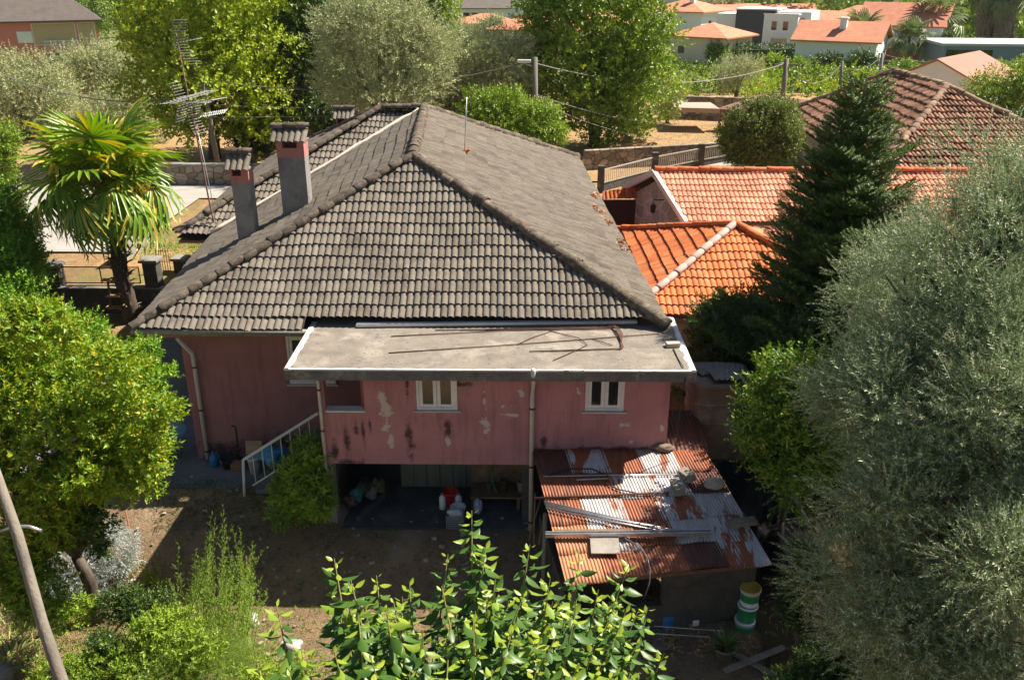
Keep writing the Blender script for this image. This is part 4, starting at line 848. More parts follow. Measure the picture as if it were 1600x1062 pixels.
wire(P4-Vector((0, 0, .3)), P5-Vector((0, 0, .2)), 1.5, 'slack overhead wire between two wooden poles above the vines'); wire(P5-Vector((0, 0, .3)), P6-Vector((0, 0, .2)), .8, 'short overhead wire between wooden and concrete poles by the brown roof peak'); wire(PY(1600, 75, 110), P6-Vector((0, 0, .1)), 1.2, 'overhead wire leaving the concrete pole toward the long grey building')
# aerial
MP = [PY(339, 369, 27.0), PY(325, 305, 27.0), PY(305, 200, 27.0), PY(294, 150, 27.0), PY(275, 52, 27.0)]
AN = thing('tv_antenna_mast', 'rusty rooftop mast carrying several television antennas', 'antenna', tuple(MP[0])); MB().tube([MP[0]-Vector((0, 0, .25))]+MP, [.03, .03, .028, .025, .018, .015], 8).build('mast', MT('rusty_mast', (.33, .20, .15), (.22, .12, .09), 9, .7), AN, True)
MB().tube([MP[0]+Vector((.05, -.05, 0)), MP[1]+Vector((.1, 0, 0)), MP[2]+Vector((.06, 0, 0))], .012, 6).build('stay', METAL, AN, True)
ALU = flat('aluminium', (.34, .34, .34), .5, .2)
def yagi(name, c, d, L_, n, el, cone=0, tiltz=0):
    c = Vector(c); d = Vector(d).normalized(); s = d.cross(Vector((0, 0, 1))).normalized(); m = MB(); m.tube([c-d*L_*.3, c+d*L_*.7], .016, 6)
    for i in range(n): p = c-d*L_*.25+d*L_*.93*i/(n-1); e = el*(1-cone*i/n); m.tube([p-s*e, p+s*e], .007, 4)
    return m, s
m, s = yagi('y', PY(296, 160, 27), (1, -.25, .03), 1.0, 12, .12)
for k in (-1, 1):
    for j in range(7):
        b = PY(300, 160, 27)+Vector((-.25, 0, 0)); dd = Vector((-.35, .1, k*.9)); p = b+dd*(.08+.09*j); m.tube([p-Vector((.05, .3, 0)), p+Vector((.05, .3, 0))], .006, 4)
m.build('reflector_antenna', ALU, AN, True)
m, s = yagi('y', PY(308, 161, 27), (.9, .5, .12), 1.2, 10, .45, .4); m.build('long_antenna', ALU, AN, True)
m = MB(); a = PY(272, 68, 27); b = PY(315, 60, 27); m.tube([a, b], .016, 6)
for i in range(9): p = a.lerp(b, i/8); m.tube([p-Vector((0, .12, 0)), p+Vector((0, .12, 0))], .006, 4)
for k in (-1, 1):
    for j in range(8):
        p = PY(278, 66, 27)+Vector((.06+.05*j if k < 0 else .02*j, 0, k*(.08+.075*j))); m.tube([p-Vector((.18, .1, 0)), p+Vector((.18, .1, 0))], .006, 4)
m.build('top_antenna', ALU, AN, True)
m = MB(); a = PY(262, 162, 27); b = PY(330, 142, 27); m.tube([a, b], .016, 6)
for i in range(14): p = a.lerp(b, i/13); m.tube([p-Vector((.12, .3, -.03)), p+Vector((.12, .3, -.03))], .007, 4)
m.build('middle_antenna', ALU, AN, True)
m = MB(); a = PY(300, 183, 27); b = PY(352, 174, 27); m.tube([a, b], .02, 6)
for i in range(12): p = a.lerp(b, .3+.7*i/11); m.tube([p-Vector((.03, .12, .05)), p+Vector((.03, .12, .05))], .009, 4)
for k in (-1, 1):
    for j in range(6): p = a+Vector((.02+.04*j, 0, k*(.07+.08*j))); m.tube([p-Vector((.1, .28, 0)), p+Vector((.1, .28, 0))], .006, 4)
m.build('lower_antenna', ALU, AN, True)
# ================================================================ neighbours on the right
NB = thing('neighbour_house', 'low stone house with bright orange tiled hip roof right of the grey roof', 'house', (6, 26, 0))
e0 = Vector((2.95, 22.9, 2.6)); e1 = Vector((10.2, 22.9, 2.6)); ap = Vector((6.45, 26.4, 4.19)); bk = Vector((2.8, 31.2, 2.62)); bR = Vector((10.6, 30, 2.62))
m = MB(); m.add([dn(p, .1) for p in (e0, e1, ap, bk, bR)], [(0, 1, 2), (0, 2, 3), (1, 4, 2), (3, 2, 4)]); nr = m.build('roof', MATS['roof_underlay'], NB, True)
tile_slope('tiled_slope', nr, [e0, e1, ap], ORTILE, w=.17, L=.37, amp=.034, step=.032); tile_slope('tiled_slope', nr, [bk, e0, ap], ORTILE, w=.17, L=.37, amp=.034, step=.045); tile_slope('tiled_slope', nr, [e1, bR, ap], PKTILE, w=.17, L=.37, amp=.034, step=.032); tile_slope('tiled_slope', nr, [bR, bk, ap], PKTILE, w=.17, L=.37, amp=.034, step=.032)
ridge_caps('ridge_caps', nr, e0+up, ap+up, PKCAP, .12, .42); ridge_caps('ridge_caps', nr, e1+up, ap+up, ORTILE, .14, .42); ridge_caps('ridge_caps', nr, bk+up, ap+up, ORTILE, .13, .42)
BLOCKS = None
SBLK = stone_blocks('granite_blocks', ((.46, .46, .36), (.27, .28, .23), (.50, .45, .32)), (.58, .56, .48), .62, .5); STONE = MATS['stone_wall']
m = MB(); prism(m, [(3.5, 23.5), (9.8, 23.5), (10, 29.6), (3.5, 30)], -.2, 2.5); m.build('wall', SBLK, NB, True)
MB().tube([(3.0, 22.86, 2.56), (10.1, 22.86, 2.56)], .06, 8).build('gutter', flat('brown_gutter', (.10, .04, .03), .5), NB, True)
# gabled long house
NB2 = thing('neighbour_house', 'long stone house with gabled orange roof and white verge boards', 'house', (10, 33, 0))
zE = 3.2; E0 = Vector((5.77, 30.4, zE)); E1 = PY(1458, 345, 30.4); Rg0 = Vector((4.93, 33.3, 4.37)); Rg1 = PY(1551, 261, 33.3); Bk0 = Vector((4.12, 35.6, zE)); Bk1 = Vector((Rg1.x, 36.0, zE)); zr = Rg1.z
Rg1 = Vector((Rg1.x, Rg1.y, 4.37)); E1 = Vector((E1.x, 30.4, zE)); W1 = Rg1+Vector((0, -7, 0)); E2 = E1+Vector((0, -4.5, 0))
m = MB(); m.add([dn(p, .1) for p in (E0, E1, Rg1, Rg0, Bk0, Bk1)], [(0, 1, 2, 3), (3, 2, 5, 4)]); nr = m.build('roof', MATS['roof_underlay'], NB2, True)
tile_slope('tiled_slope', nr, [E0, E1, Rg1, Rg0], PKTILE, w=.17, L=.37, amp=.034, step=.032); tile_slope('tiled_slope', nr, [Bk1, Bk0, Rg0, Rg1], PKTILE, w=.17, L=.37, amp=.034, step=.032)
tile_slope('tiled_slope', nr, [E1, E2, W1, Rg1], ORTILE, w=.17, L=.37, amp=.034, step=.045)
ridge_caps('ridge_caps', nr, Rg0+up, Rg1+up, ORTILE, .14, .42); ridge_caps('ridge_caps', nr, Rg1+up, W1+up, ORTILE, .14, .42)
MB().tube([E1+Vector((-.05, 0, .05)), Rg1+Vector((0, 0, .05))], .07, 6).build('valley', PKCAP, nr, True)
m = MB(); g = Vector((-.35, 0, 0)); pf = [(E0.x+.3, E0.y+.35), (14.5, 30.8), (14.5, 35.3), (Bk0.x+.35, Bk0.y-.3)]; prism(m, pf, -.2, 3.05)
m.add([(pf[0][0], pf[0][1], 3.05), (pf[3][0], pf[3][1], 3.05), (Rg0.x+.32, Rg0.y, 4.15), (pf[0][0]+.2, pf[0][1], 3.05), (pf[3][0]+.2, pf[3][1], 3.05), (Rg0.x+.52, Rg0.y, 4.15)], [(0, 1, 2), (3, 5, 4), (0, 2, 5, 3), (1, 4, 5, 2)])
m.build('wall', SBLK, NB2, True)
m = MB()
for a, b in ((E0, Rg0), (Rg0, Bk0)): m.bar(Vector(a)+Vector((-.06, 0, -.06)), Vector(b)+Vector((-.06, 0, -.02)), .16, .2)
m.build('verge_board', flat('cream_board', (.72, .66, .58), .7), NB2, True)
MB().tube([E0+Vector((.1, -.06, -.06)), E1+Vector((0, -.06, -.06))], .06, 8).build('gutter', MATS['brown_gutter'], NB2, True)
m = MB(); m.bx(6.6, 14, 30.35, 30.5, 2.6, 3.1); m.build('frieze', flat('cream_render', (.66, .6, .52)), NB2, True)
q = PY(1033, 325, 32.4); lt = MB(); lt.tube([q+Vector((.1, 0, .3)), q+Vector((-.3, 0, .3)), q+Vector((-.3, 0, .15))], .02, 6); lt.lathe([(.02, .15), (.11, .08), (.09, -.15), (.03, -.2)], q+Vector((-.3, 0, 0)), 6); lt.build('wall_lantern', BLACK, NB2, True)
# porch roof and dark doorway between the houses
a, b, c, d = PZ(940, 312, 2.9), PZ(1003, 309, 2.9), PZ(1000, 292, 3.25), PZ(943, 298, 3.25)
PR = thing('lean_to', 'small orange tiled lean-to over a dark doorway between grey roof and stone gable', 'lean-to', (4, 34, 0)); tile_slope('tiled_slope', PR, [a, b, c, d], ORTILE, w=.17, L=.37, amp=.034, step=.032)
m = MB(); m.bx(a.x, b.x+.1, a.y+.35, a.y+.45, 0, 2.8); m.build('dark_door', flat('dark_red_door', (.05, .012, .01), .6), PR, True)
m = MB(); m.bx(a.x-.5, a.x-.05, a.y+.1, a.y+.5, 0, 2.9); m.build('side_post', CEMENT, PR, True)
# old brown house
OB = thing('old_house', 'old block-walled house with sagging patchy brown tile roof behind the fir tree', 'house', (20, 45, 0))
zE = 3.0; L0 = Vector((16.0, 56.5, zE)); F0 = Vector((15.2, 38.4, zE)); R0 = Vector((26.2, 38.4, zE)); B0 = Vector((26.5, 57, zE)); r1 = PY(1480, 137, 45.0); r2 = PY(1395, 110, 52.0); r2.z = r1.z = (r1.z+r2.z)/2
m = MB(); m.add([dn(p, .12) for p in (L0, F0, R0, B0, r1, r2)], [(0, 1, 4, 5), (1, 2, 4), (2, 3, 5, 4), (3, 0, 5)]); orf = m.build('roof', MATS['roof_underlay'], OB, True)
tile_slope('tiled_slope', orf, [L0, F0, r1, r2], OLDTILE, w=.21, L=.5, amp=.06, step=.08, jit=.02); tile_slope('tiled_slope', orf, [F0, R0, r1], OLDTILE, w=.21, L=.5, amp=.06, step=.08, jit=.02); tile_slope('tiled_slope', orf, [R0, B0, r2, r1], OLDTILE, w=.21, L=.5, amp=.06, step=.06, jit=.02)
LITCAP = MT('lichen_cap', (.42, .28, .19), (.25, .16, .1), 5, .95, .5, tint=.2)
for a, b in ((F0, r1), (R0, r1), (r1, r2), (L0, r2)): ridge_caps('ridge_caps', orf, Vector(a)+up, Vector(b)+up, LITCAP, .17, .45, .03)
m = MB(); prism(m, [(16.3, 39), (25.8, 39), (26, 56.2), (16.6, 56)], 0, 2.9); m.build('wall', stone_blocks('pale_lattice_blocks', ((.55, .52, .46), (.40, .37, .32), (.48, .45, .4)), (.2, .18, .15), .5, .45), OB, True)
for i, (px, py) in enumerate(((1484, 235), (1455, 251))):
    q = PY(px, py, 40.2); MB().box(q, (.9, .5, .10), Matrix.Rotation(.35, 3, 'X')).build('roof_hole', DARKM, orf, True)
# white gabled barn
WB = thing('barn', 'white gabled outbuilding with brownish pink roof behind the brown tiled house', 'barn', (35, 73, GZ)); d1 = Vector((.67, .74, 0)); d2 = Vector((.74, -.67, 0)); pk = Vector((31.4, 70.8, 0)); hw = 3.6; Ln = 9.5
c4 = [pk-d2*hw, pk+d2*hw, pk+d2*hw+d1*Ln, pk-d2*hw+d1*Ln]; m = MB(); zE, zR = 3.2, 4.9
P = [c4[0], c4[1], c4[2], c4[3]]; vs = [(p.x, p.y, GZ-.1) for p in P]+[(p.x, p.y, zE) for p in P]+[(pk.x, pk.y, zR), (pk.x+d1.x*Ln, pk.y+d1.y*Ln, zR)]
m.add(vs, [(0, 1, 5, 4), (1, 2, 6, 5), (2, 3, 7, 6), (3, 0, 4, 7), (4, 5, 8), (6, 7, 9), (4, 8, 9, 7), (5, 6, 9, 8)]); m.build('wall', WHITEM, WB, True)
FARPINK = MT('pink_brown_roof', (.46, .21, .15), (.38, .17, .12), 1, .9, .1, 10)
m = MB(); o_ = .25
for s in (1, -1):
    e = pk+d2*s*(hw+o_); t_ = Vector((0, 0, .08)); k = (zR-zE)/hw; ez = zE-o_*k
    A = Vector((e.x, e.y, ez))-d1*o_; B = A+d1*(Ln+2*o_); Cc = Vector((pk.x, pk.y, zR))+d1*(Ln+o_); Dd = Vector((pk.x, pk.y, zR))-d1*o_
    m.add([A+t_*.4, B+t_*.4, Cc+t_*.4, Dd+t_*.4, A+t_*2, B+t_*2, Cc+t_*2, Dd+t_*2], [(0, 1, 2, 3), (4, 5, 6, 7), (0, 1, 5, 4), (1, 2, 6, 5), (2, 3, 7, 6), (3, 0, 4, 7)])
m.build('roof', FARPINK, WB, True)
# stone boundary walls and the fenced path
t = thing('boundary_wall', 'rough stone wall along the dry field, between field and fenced path', 'wall', (8, 57, GZ)); m = MB(); vwall(m, PZ(915, 268, GZ), PZ(1165, 252, GZ), GZ-.1, GZ+1.15, .4); m.build('wall', STONE, t, True)
t = thing('boundary_wall', 'far stone terrace wall behind the dry field below the vines', 'wall', (16, 80, GZ)); m = MB(); vwall(m, PZ(1030, 186, GZ), PZ(1165, 190, GZ), GZ-.1, GZ+1.7, .4); vwall(m, PZ(1165, 190, GZ), PZ(1255, 200, GZ), GZ-.1, GZ+1.7, .4); m.build('wall', STONE, t, True)
t = thing('fence', 'concrete pillared fence with thin white railings beside the pale path', 'fence', (8, 50, GZ)); pts = [PZ(938, 300, GZ), PZ(1022, 277, GZ), PZ(1094, 262, GZ), PZ(1160, 250, GZ)]
for i, p in enumerate(pts): MB().bx(p.x-.16, p.x+.16, p.y-.16, p.y+.16, GZ-.2, GZ+1.35).build('pillar', CONCD, t, True)
for a, b in zip(pts, pts[1:]):
    m = MB(); [m.bar(a+Vector((0, 0, z)), b+Vector((0, 0, z)), .05, .06) for z in (.45, 1.1)]; n = int((b-a).length/.16)
    for i in range(1, n): q = a.lerp(b, i/n); m.tube([q+Vector((0, 0, .45)), q+Vector((0, 0, 1.1))], .018, 4, caps=False)
    m.build('railing', MT('railing_paint', (.55, .5, .44), (.4, .36, .3), 5), t, True)
    m = MB(); vwall(m, a, b, GZ-.2, GZ+.42, .14); m.build('plinth', CONCD, t, True)
q = PZ(985, 236, GZ); tag(MB().rock((q.x, q.y, GZ+.1), (4.2, 2.6, 1.3), amp=.35).build('soil_heap', EARTH), 'heap of reddish earth under the big central tree', 'soil heap')
t = thing('shed', 'low open shelter with reddish brown roof below the vines at the terrace wall', 'shelter', (20, 70, GZ)); a, b, c, d = PZ(1118, 172, 2.3), PZ(1180, 178, 2.3), PZ(1268, 160, 3.0), PZ(1190, 150, 3.0)
m = MB(); m.add([a, b, c, d]+[p+Vector((0, 0, .1)) for p in (a, b, c, d)], [(0, 3, 2, 1), (4, 5, 6, 7), (0, 1, 5, 4), (1, 2, 6, 5), (2, 3, 7, 6), (3, 0, 4, 7)]); m.build('roof', flat('red_brown_sheet', (.22, .10, .08), .8), t, True)
m = MB(); [m.tube([(p.x, p.y, GZ-.1), (p.x, p.y, p.z)], .08, 6) for p in (a.lerp(c, .05), b.lerp(d, .05), c.lerp(a, .05), d.lerp(b, .05))]; m.build('posts', WOODG, t, True)
t = thing('pavement_slab', 'flat pinkish paved strip on top of the terrace wall', 'paving', (0, 0, 0)); a, b, c, d = PZ(1055, 168, 2.5), PZ(1125, 170, 2.5), PZ(1110, 160, 2.5), PZ(1050, 160, 2.5); m = MB(); m.add([a, b, c, d]+[p-Vector((0, 0, .3)) for p in (a, b, c, d)], [(0, 1, 2, 3), (7, 6, 5, 4), (0, 4, 5, 1), (1, 5, 6, 2), (2, 6, 7, 3), (3, 7, 4, 0)]); m.build('slab', flat('pink_paving', (.5, .35, .28), .9), t, True)
# ================================================================ far houses
def far_roof(name, ca, cb):
    m, nt, p = newmat(name); co = coords(nt); w = nt.nodes.new('ShaderNodeTexWave'); w.wave_type = 'BANDS'; w.bands_direction = 'Z'; w.inputs['Scale'].default_value = 2.2; w.inputs['Distortion'].default_value = .6; nt.links.new(co, w.inputs[0])
    c = mixc(nt, rng(nt, noise(nt, 1.2, 7, co, .7), .35, .65), ca, cb); c = mixc(nt, rng(nt, w.outputs['Fac'], .7, 1, 0, .35), c, tuple(q*.4 for q in ca)); nt.links.new(c, p.inputs['Base Color']); p.inputs['Roughness'].default_value = .85; return m
FOR = far_roof('far_orange_roof', (.66, .27, .15), (.52, .19, .10)); FGR = far_roof('far_grey_roof', (.15, .12, .105), (.10, .085, .075)); CREAM = flat('cream_wall', (.90, .76, .58), .9); CORAL = flat('coral_wall', (.72, .24, .2), .9)
DARKB = flat('dark_cladding', (.03, .045, .06), .5); WWIN = flat('far_window_frame', (.75, .75, .73), .6)
FHP = []
def house(label, px, vb, w, d, h, rot, roof, rise, wm=None, rm=None, over=.5, wins=(), chim=None, dirn=0, Y=None, z0=GZ, balcony=False):
    """px, vb: where the middle of the front wall meets the ground; local -Y is the front"""
    q = PZ(px, vb, z0); FHP.append((q.x, q.y)); t = thing('far_house', label, 'house', (q.x, q.y, z0), R(rot)); wm = wm or WHITEM; h *= .88; rise *= .75; rm = rm or FOR; x = w/2
    m = MB(); m.bx(-x, x, 0, d, -.5, h)
    if roof == 'gx':  # gables left and right, ridge along X
        m.add([(-x, 0, h), (-x, d, h), (-x, d/2, h+rise), (x, 0, h), (x, d, h), (x, d/2, h+rise)], [(0, 2, 1), (3, 4, 5), (0, 3, 5, 2), (1, 2, 5, 4)])
    if roof == 'gy': m.add([(-x, 0, h), (x, 0, h), (0, 0, h+rise), (-x, d, h), (x, d, h), (0, d, h+rise)], [(0, 1, 2), (3, 5, 4), (0, 2, 5, 3), (1, 4, 5, 2)])
    m.build('wall', wm, t); m = MB(); o_ = over; k = rise/(d/2); T = .16
    def slab(P): P = [Vector(p) for p in P]; n = len(P); m.add([p for p in P]+[p+Vector((0, 0, T)) for p in P], [tuple(range(n))[::-1], tuple(range(n, 2*n))]+[(i, (i+1) % n, n+(i+1) % n, n+i) for i in range(n)])
    if roof == 'hip':
        s = min(w, d)/2; k = rise/s; ez = h-o_*k+.03; r_ = h+rise+.03
        if w >= d: ra, rb = (-x+s, d/2, r_), (x-s, d/2, r_)
        else: ra, rb = (0, s, r_), (0, d-s, r_)
        A, B, C_, D_ = (-x-o_, -o_, ez), (x+o_, -o_, ez), (x+o_, d+o_, ez), (-x-o_, d+o_, ez)
        if w >= d: [slab(p) for p in ((A, B, rb, ra), (B, C_, rb), (C_, D_, ra, rb), (D_, A, ra))]
        else: [slab(p) for p in ((A, B, ra), (B, C_, rb, ra), (C_, D_, rb), (D_, A, ra, rb))]
    elif roof == 'gx': ez = h-o_*k+.03; r_ = h+rise+.03; slab([(-x-o_, -o_, ez), (x+o_, -o_, ez), (x+o_, d/2, r_), (-x-o_, d/2, r_)]); slab([(x+o_, d+o_, ez), (-x-o_, d+o_, ez), (-x-o_, d/2, r_), (x+o_, d/2, r_)])
    elif roof == 'gy': k = rise/x; ez = h-o_*k+.03; r_ = h+rise+.03; slab([(-x-o_, d+o_, ez), (-x-o_, -o_, ez), (0, -o_, r_), (0, d+o_, r_)]); slab([(x+o_, -o_, ez), (x+o_, d+o_, ez), (0, d+o_, r_), (0, -o_, r_)])
    else: slab([(-x-.1, -.1, h), (x+.1, -.1, h), (x+.1, d+.1, h), (-x-.1, d+.1, h)])
    rf = m.build('roof', rm if roof != 'flat' else WHITEM, t)
    for wi in wins:
        face, c, z, ww, hh = wi[:5]; e = .03
        if face == 'f': f = MB().bx(c-ww/2, c+ww/2, -e, .02, z, z+hh); g = (c-ww/2+.08, c+ww/2-.08, -e-.01, -e+.01, z+.08, z+hh-.08)
        elif face == 'l': f = MB().bx(-x-e, -x+.02, c-ww/2, c+ww/2, z, z+hh); g = (-x-e-.01, -x-e+.01, c-ww/2+.08, c+ww/2-.08, z+.08, z+hh-.08)
        else: f = MB().bx(x-.02, x+e, c-ww/2, c+ww/2, z, z+hh); g = (x+e-.01, x+e+.01, c-ww/2+.08, c+ww/2-.08, z+.08, z+hh-.08)
        fo = f.build('window', WWIN, t); MB().bx(*g).build('pane', GLASSM if len(wi) < 6 else wi[5], fo)
    if chim:
        for (cx, cy, ch) in chim: m = MB(); m.bx(cx-.35, cx+.35, cy-.35, cy+.35, h, ch); m.bx(cx-.45, cx+.45, cy-.45, cy+.45, ch, ch+.12); m.build('chimney', wm, rf)
    return t
# coral house upper left
q = house('coral pink two-storey house with grey roof at top left corner', 8, 112, 20, 10, 6.3, 27, 'hip', 5.2, CORAL, FGR, .7, [('f', 2.6, 2.9, 1.5, 1.2, WHP), ('f', 5.6, 2.6, 4.4, 2.3, flat('veranda_plaster', (.55, .42, .24), .9)), ('f', 8.9, 2.6, 1.8, 2.3, flat('veranda_plaster', (.55, .42, .24), .9)), ('f', -0.6, 3.2, 1.5, 1.2, WHP), ('f', 6.2, -.2, 3.4, 2.0)], chim=[(4, 5.5, 9.3)])
m = MB(); [m.bx(x, x+.05, -.35, -.3, 2.1, 3.0) for x in np.arange(4.4, 8, .15)]; m.bx(4.3, 8.1, -.38, -.28, 3.0, 3.08); m.build('balcony_railing', WWIN, q)
FH = [
 ('long white house with grey-brown roof seen over the central olive tree', 715, 42, 20, 9, 3.8, 3, 'gx', 2, None, FGR, .5, [('f', -4, 1.4, 3, 1.2), ('f', 3, 1.4, 4, 1.2)]),
 ('pale gabled house with grey roof left of the big central tree top', 792, 34, 9, 10, 4.2, -20, 'gy', 2.2, None, FGR, .4, [('f', 0, 1.5, 1, 1.3)]),
 ('small orange-roofed house below the grey-roofed pair at top centre', 765, 58, 10, 8, 2.4, 10, 'hip', 1.6, CREAM, FOR, .5, ()),
 ('orange-roofed house glimpsed through left part of big central tree', 830, 78, 12, 8, 3.0, -12, 'hip', 2.0, CREAM, FOR, .5, ()),
 ('orange-roofed house mostly hidden behind middle of big central tree', 925, 66, 16, 9, 3.0, 5, 'hip', 2.0, WHITEM, FOR, .5, ()),
 ('white block house with red roof farthest back at top of picture', 1058, 26, 13, 10, 8, -28, 'hip', 1.5, None, FOR, .4, [('f', 5, 3.5, 1.1, 1.2), ('r', 7.5, 3.5, 1.1, 1.2), ('f', -3, 3.5, 1.2, 1.3), ('f', 2, 3.5, 1.2, 1.3), ('r', 4, 3.5, 1.2, 1.3)]),
 ('white house with orange roof and brick chimney behind the cream house', 1050, 68, 9, 9, 5.2, -36, 'hip', 2, None, FOR, .6, [('f', -2, 2.2, 1.8, 1.3), ('r', 3, 2, 1, 1.3)], [(1.5, 3, 7.0)]),
 ('cream bungalow with orange hip roof standing above the vines', 1086, 98, 7.2, 7.6, 3.4, -38, 'hip', 1.6, CREAM, FOR, .6, [('f', -2, .9, 1.0, 1.0), ('f', 2.9, .4, .8, 1.9, WHP), ('r', 3.4, .5, .8, 1.8), ('r', 4.6, .5, .8, 1.8), ('r', 6.6, .5, 1, 1.8)]),
 ('long low house with orange roof at far right of the modern white blocks', 1222, 44, 16, 8, 3.2, -8, 'gx', 1.6, None, FOR, .5, [('f', 2, .8, 3, 1.2)]),
 ('orange-roofed house wedged behind the modern white blocks', 1160, 48, 17, 9, 3.2, 4, 'hip', 1.7, None, FOR, .5, ()),
 ('white bungalow with orange hip roof behind the white gabled house', 1282, 62, 12, 9, 3.0, -24, 'hip', 1.8, None, FOR, .5, [('f', -3, .9, 1.4, 1.2)]),
 ('orange-roofed house behind the fan palms with dark chimney', 1360, 60, 15, 9, 3.4, -22, 'hip', 2.2, CREAM, FOR, .5, ((('f', 0, 1, 1.2, 1.2)),), [(3, 4, 6.4)]),
]
for f in FH: house(*f)
h1 = house('white gabled house with long orange roof and small white chimney', 1300, 111, 8.6, 6.5, 3.7, -30, 'gx', 2.2, None, FOR, .55, [('f', -1.6, 1.0, .7, .8), ('f', .6, .2, .9, 1.7), ('r', 2.2, .9, .9, 1.1), ('r', 4.6, .9, .9, 1.1), ('f', 3.2, .9, .8, 1.3)], [(.2, 2.0, 5.4)])
house('large orange-roofed house with terracotta base behind the white gabled house', 1398, 98, 9.0, 7, 5.0, -30, 'gx', 2.8, None, FOR, .6, [('f', .5, .2, 7, 1.5, flat('terracotta_band', (.45, .15, .08), .9))])
# modern house: three boxes
t = house('modern flat-roofed house of white boxes with one dark clad box', 1175, 84, 5.2, 6, 6.2, -26, 'flat', 0, DARKB, None, .2, ())
for i, (x0, x1, y0, y1, z0, z1, mt) in enumerate(((-5.4, -2.7, 1, 7, -.3, 4.9, WHITEM), (2.65, 7.0, .3, 7, 2.6, 5.3, WHITEM), (3.2, 7.2, 1.5, 7, -.3, 2.55, WHITEM), (2.7, 8.2, -.8, .28, 2.3, 2.6, WHITEM))): MB().bx(x0, x1, y0, y1, z0, z1).build('wing', mt, t)
for x in (4, 5.8): f = MB().bx(x-.5, x+.5, .26, .32, 3.1, 4.6).build('window', WWIN, t); MB().bx(x-.42, x+.42, .24, .27, 3.2, 4.5).build('pane', GLASSM, f)
house('white flat-roofed house with dark windows right of the dark clad box', 1214, 86, 4.5, 8, 5.6, -34, 'flat', 0, None, None, .2, [('f', -.8, 3, .8, 1.2), ('f', .7, 3, .8, 1.2), ('f', 0, .5, 2.2, 1.6), ('r', 3, 3, 1, 1.2)])
# long grey glasshouse
q = PZ(1468, 116, GZ); t = thing('greenhouse', 'long low grey metal-clad building behind the white gabled outbuilding', 'building', (q.x, q.y, GZ), R(-6)); m = MB(); m.bx(0, 40, 0, 8, -.3, 2.9); m.build('wall', flat('blue_grey_cladding', (.26, .31, .36), .5), t)
m = MB(); m.bx(-.3, 40.3, -.3, 8.3, 2.9, 3.15); m.build('roof', flat('pale_roof', (.55, .58, .6), .5), t); m = MB(); m.bx(.3, 5, -.04, .01, .9, 2.5); m.build('window', GLASSM, t); m = MB(); m.lathe([(.35, 3.1), (.35, 4.0), (.6, 4.05), (.5, 4.3), (0, 4.4)], (13, 3, 0), 12); m.build('vent', METAL, t)
# ================================================================ vegetation
def sprigs(k, *a, **kw): return [sprig(*a, **kw) for _ in range(k)]
L_BRIGHT = LEAF('bright_leaf', (.20, .33, .02), (.44, .50, .03), (.40, .38, .04), .40, .5, .12, .5)
L_MID = LEAF('mid_leaf', (.10, .21, .02), (.32, .43, .035), (.30, .34, .05), .35, .45, .10, .5)
L_DARK = LEAF('dark_leaf', (.035, .08, .018), (.09, .15, .025), (.18, .22, .05), .28, .4, .1, .7)
L_OLIVE = LEAF('olive_leaf', (.26, .32, .12), (.50, .52, .27), (.42, .43, .31), .22, .55, .16, .6)
L_OLIVEN = LEAF('olive_leaf_near', (.13, .22, .07), (.38, .45, .22), (.68, .70, .52), .2, .42, .22, .9)
L_CITRUS = LEAF('citrus_leaf', (.09, .21, .015), (.30, .40, .02), (.52, .45, .03), .38, .42, .13, 1.6)
L_BIG = LEAF('glossy_leaf', (.035, .095, .018), (.10, .19, .025), (.20, .30, .03), .30, .40, .15, 2.5, .35)
L_FIR = LEAF('fir_needle', (.030, .072, .012), (.12, .19, .025), (.24, .32, .05), .15, .5, .10, 1.2)
L_PALM = LEAF('palm_leaf', (.10, .22, .02), (.26, .37, .04), (.50, .42, .06), .4, .35, .2, 1.2)
L_PALMY = LEAF('dry_palm_leaf', (.42, .33, .05), (.55, .42, .08), None, .3, .5)
L_HEDGE = LEAF('hedge_leaf', (.10, .25, .015), (.24, .40, .03), (.34, .45, .05), .35, .45, .12, .8)
L_VINE = LEAF('vine_leaf', (.19, .32, .03), (.34, .44, .05), (.46, .36, .06), .4, .5, .12, .25)
L_FAR = LEAF('far_leaf', (.11, .20, .035), (.30, .40, .07), (.30, .36, .10), .3, .6, .15, .06)
L_SILVER = LEAF('silver_leaf', (.36, .40, .37), (.52, .55, .52), None, .2, .7)
L_FEATH = LEAF('feathery_leaf', (.16, .29, .04), (.30, .42, .06), (.45, .50, .12), .38, .5, .15, 1.5)
L_DRY = LEAF('dry_leaf', (.42, .26, .11), (.55, .38, .18), (.62, .5, .3), .2, .8)
T_MID = sprigs(4, 6, .55, leaf_t(.30, .20, .2, .2, 1), 62); T_OLM = sprigs(4, 10, .6, leaf_t(.26, .085, .1, .1, 1), 50)
T_SM = sprigs(4, 7, .3, leaf_t(.13, .075, .2, .2, 1), 60, stem=.006)
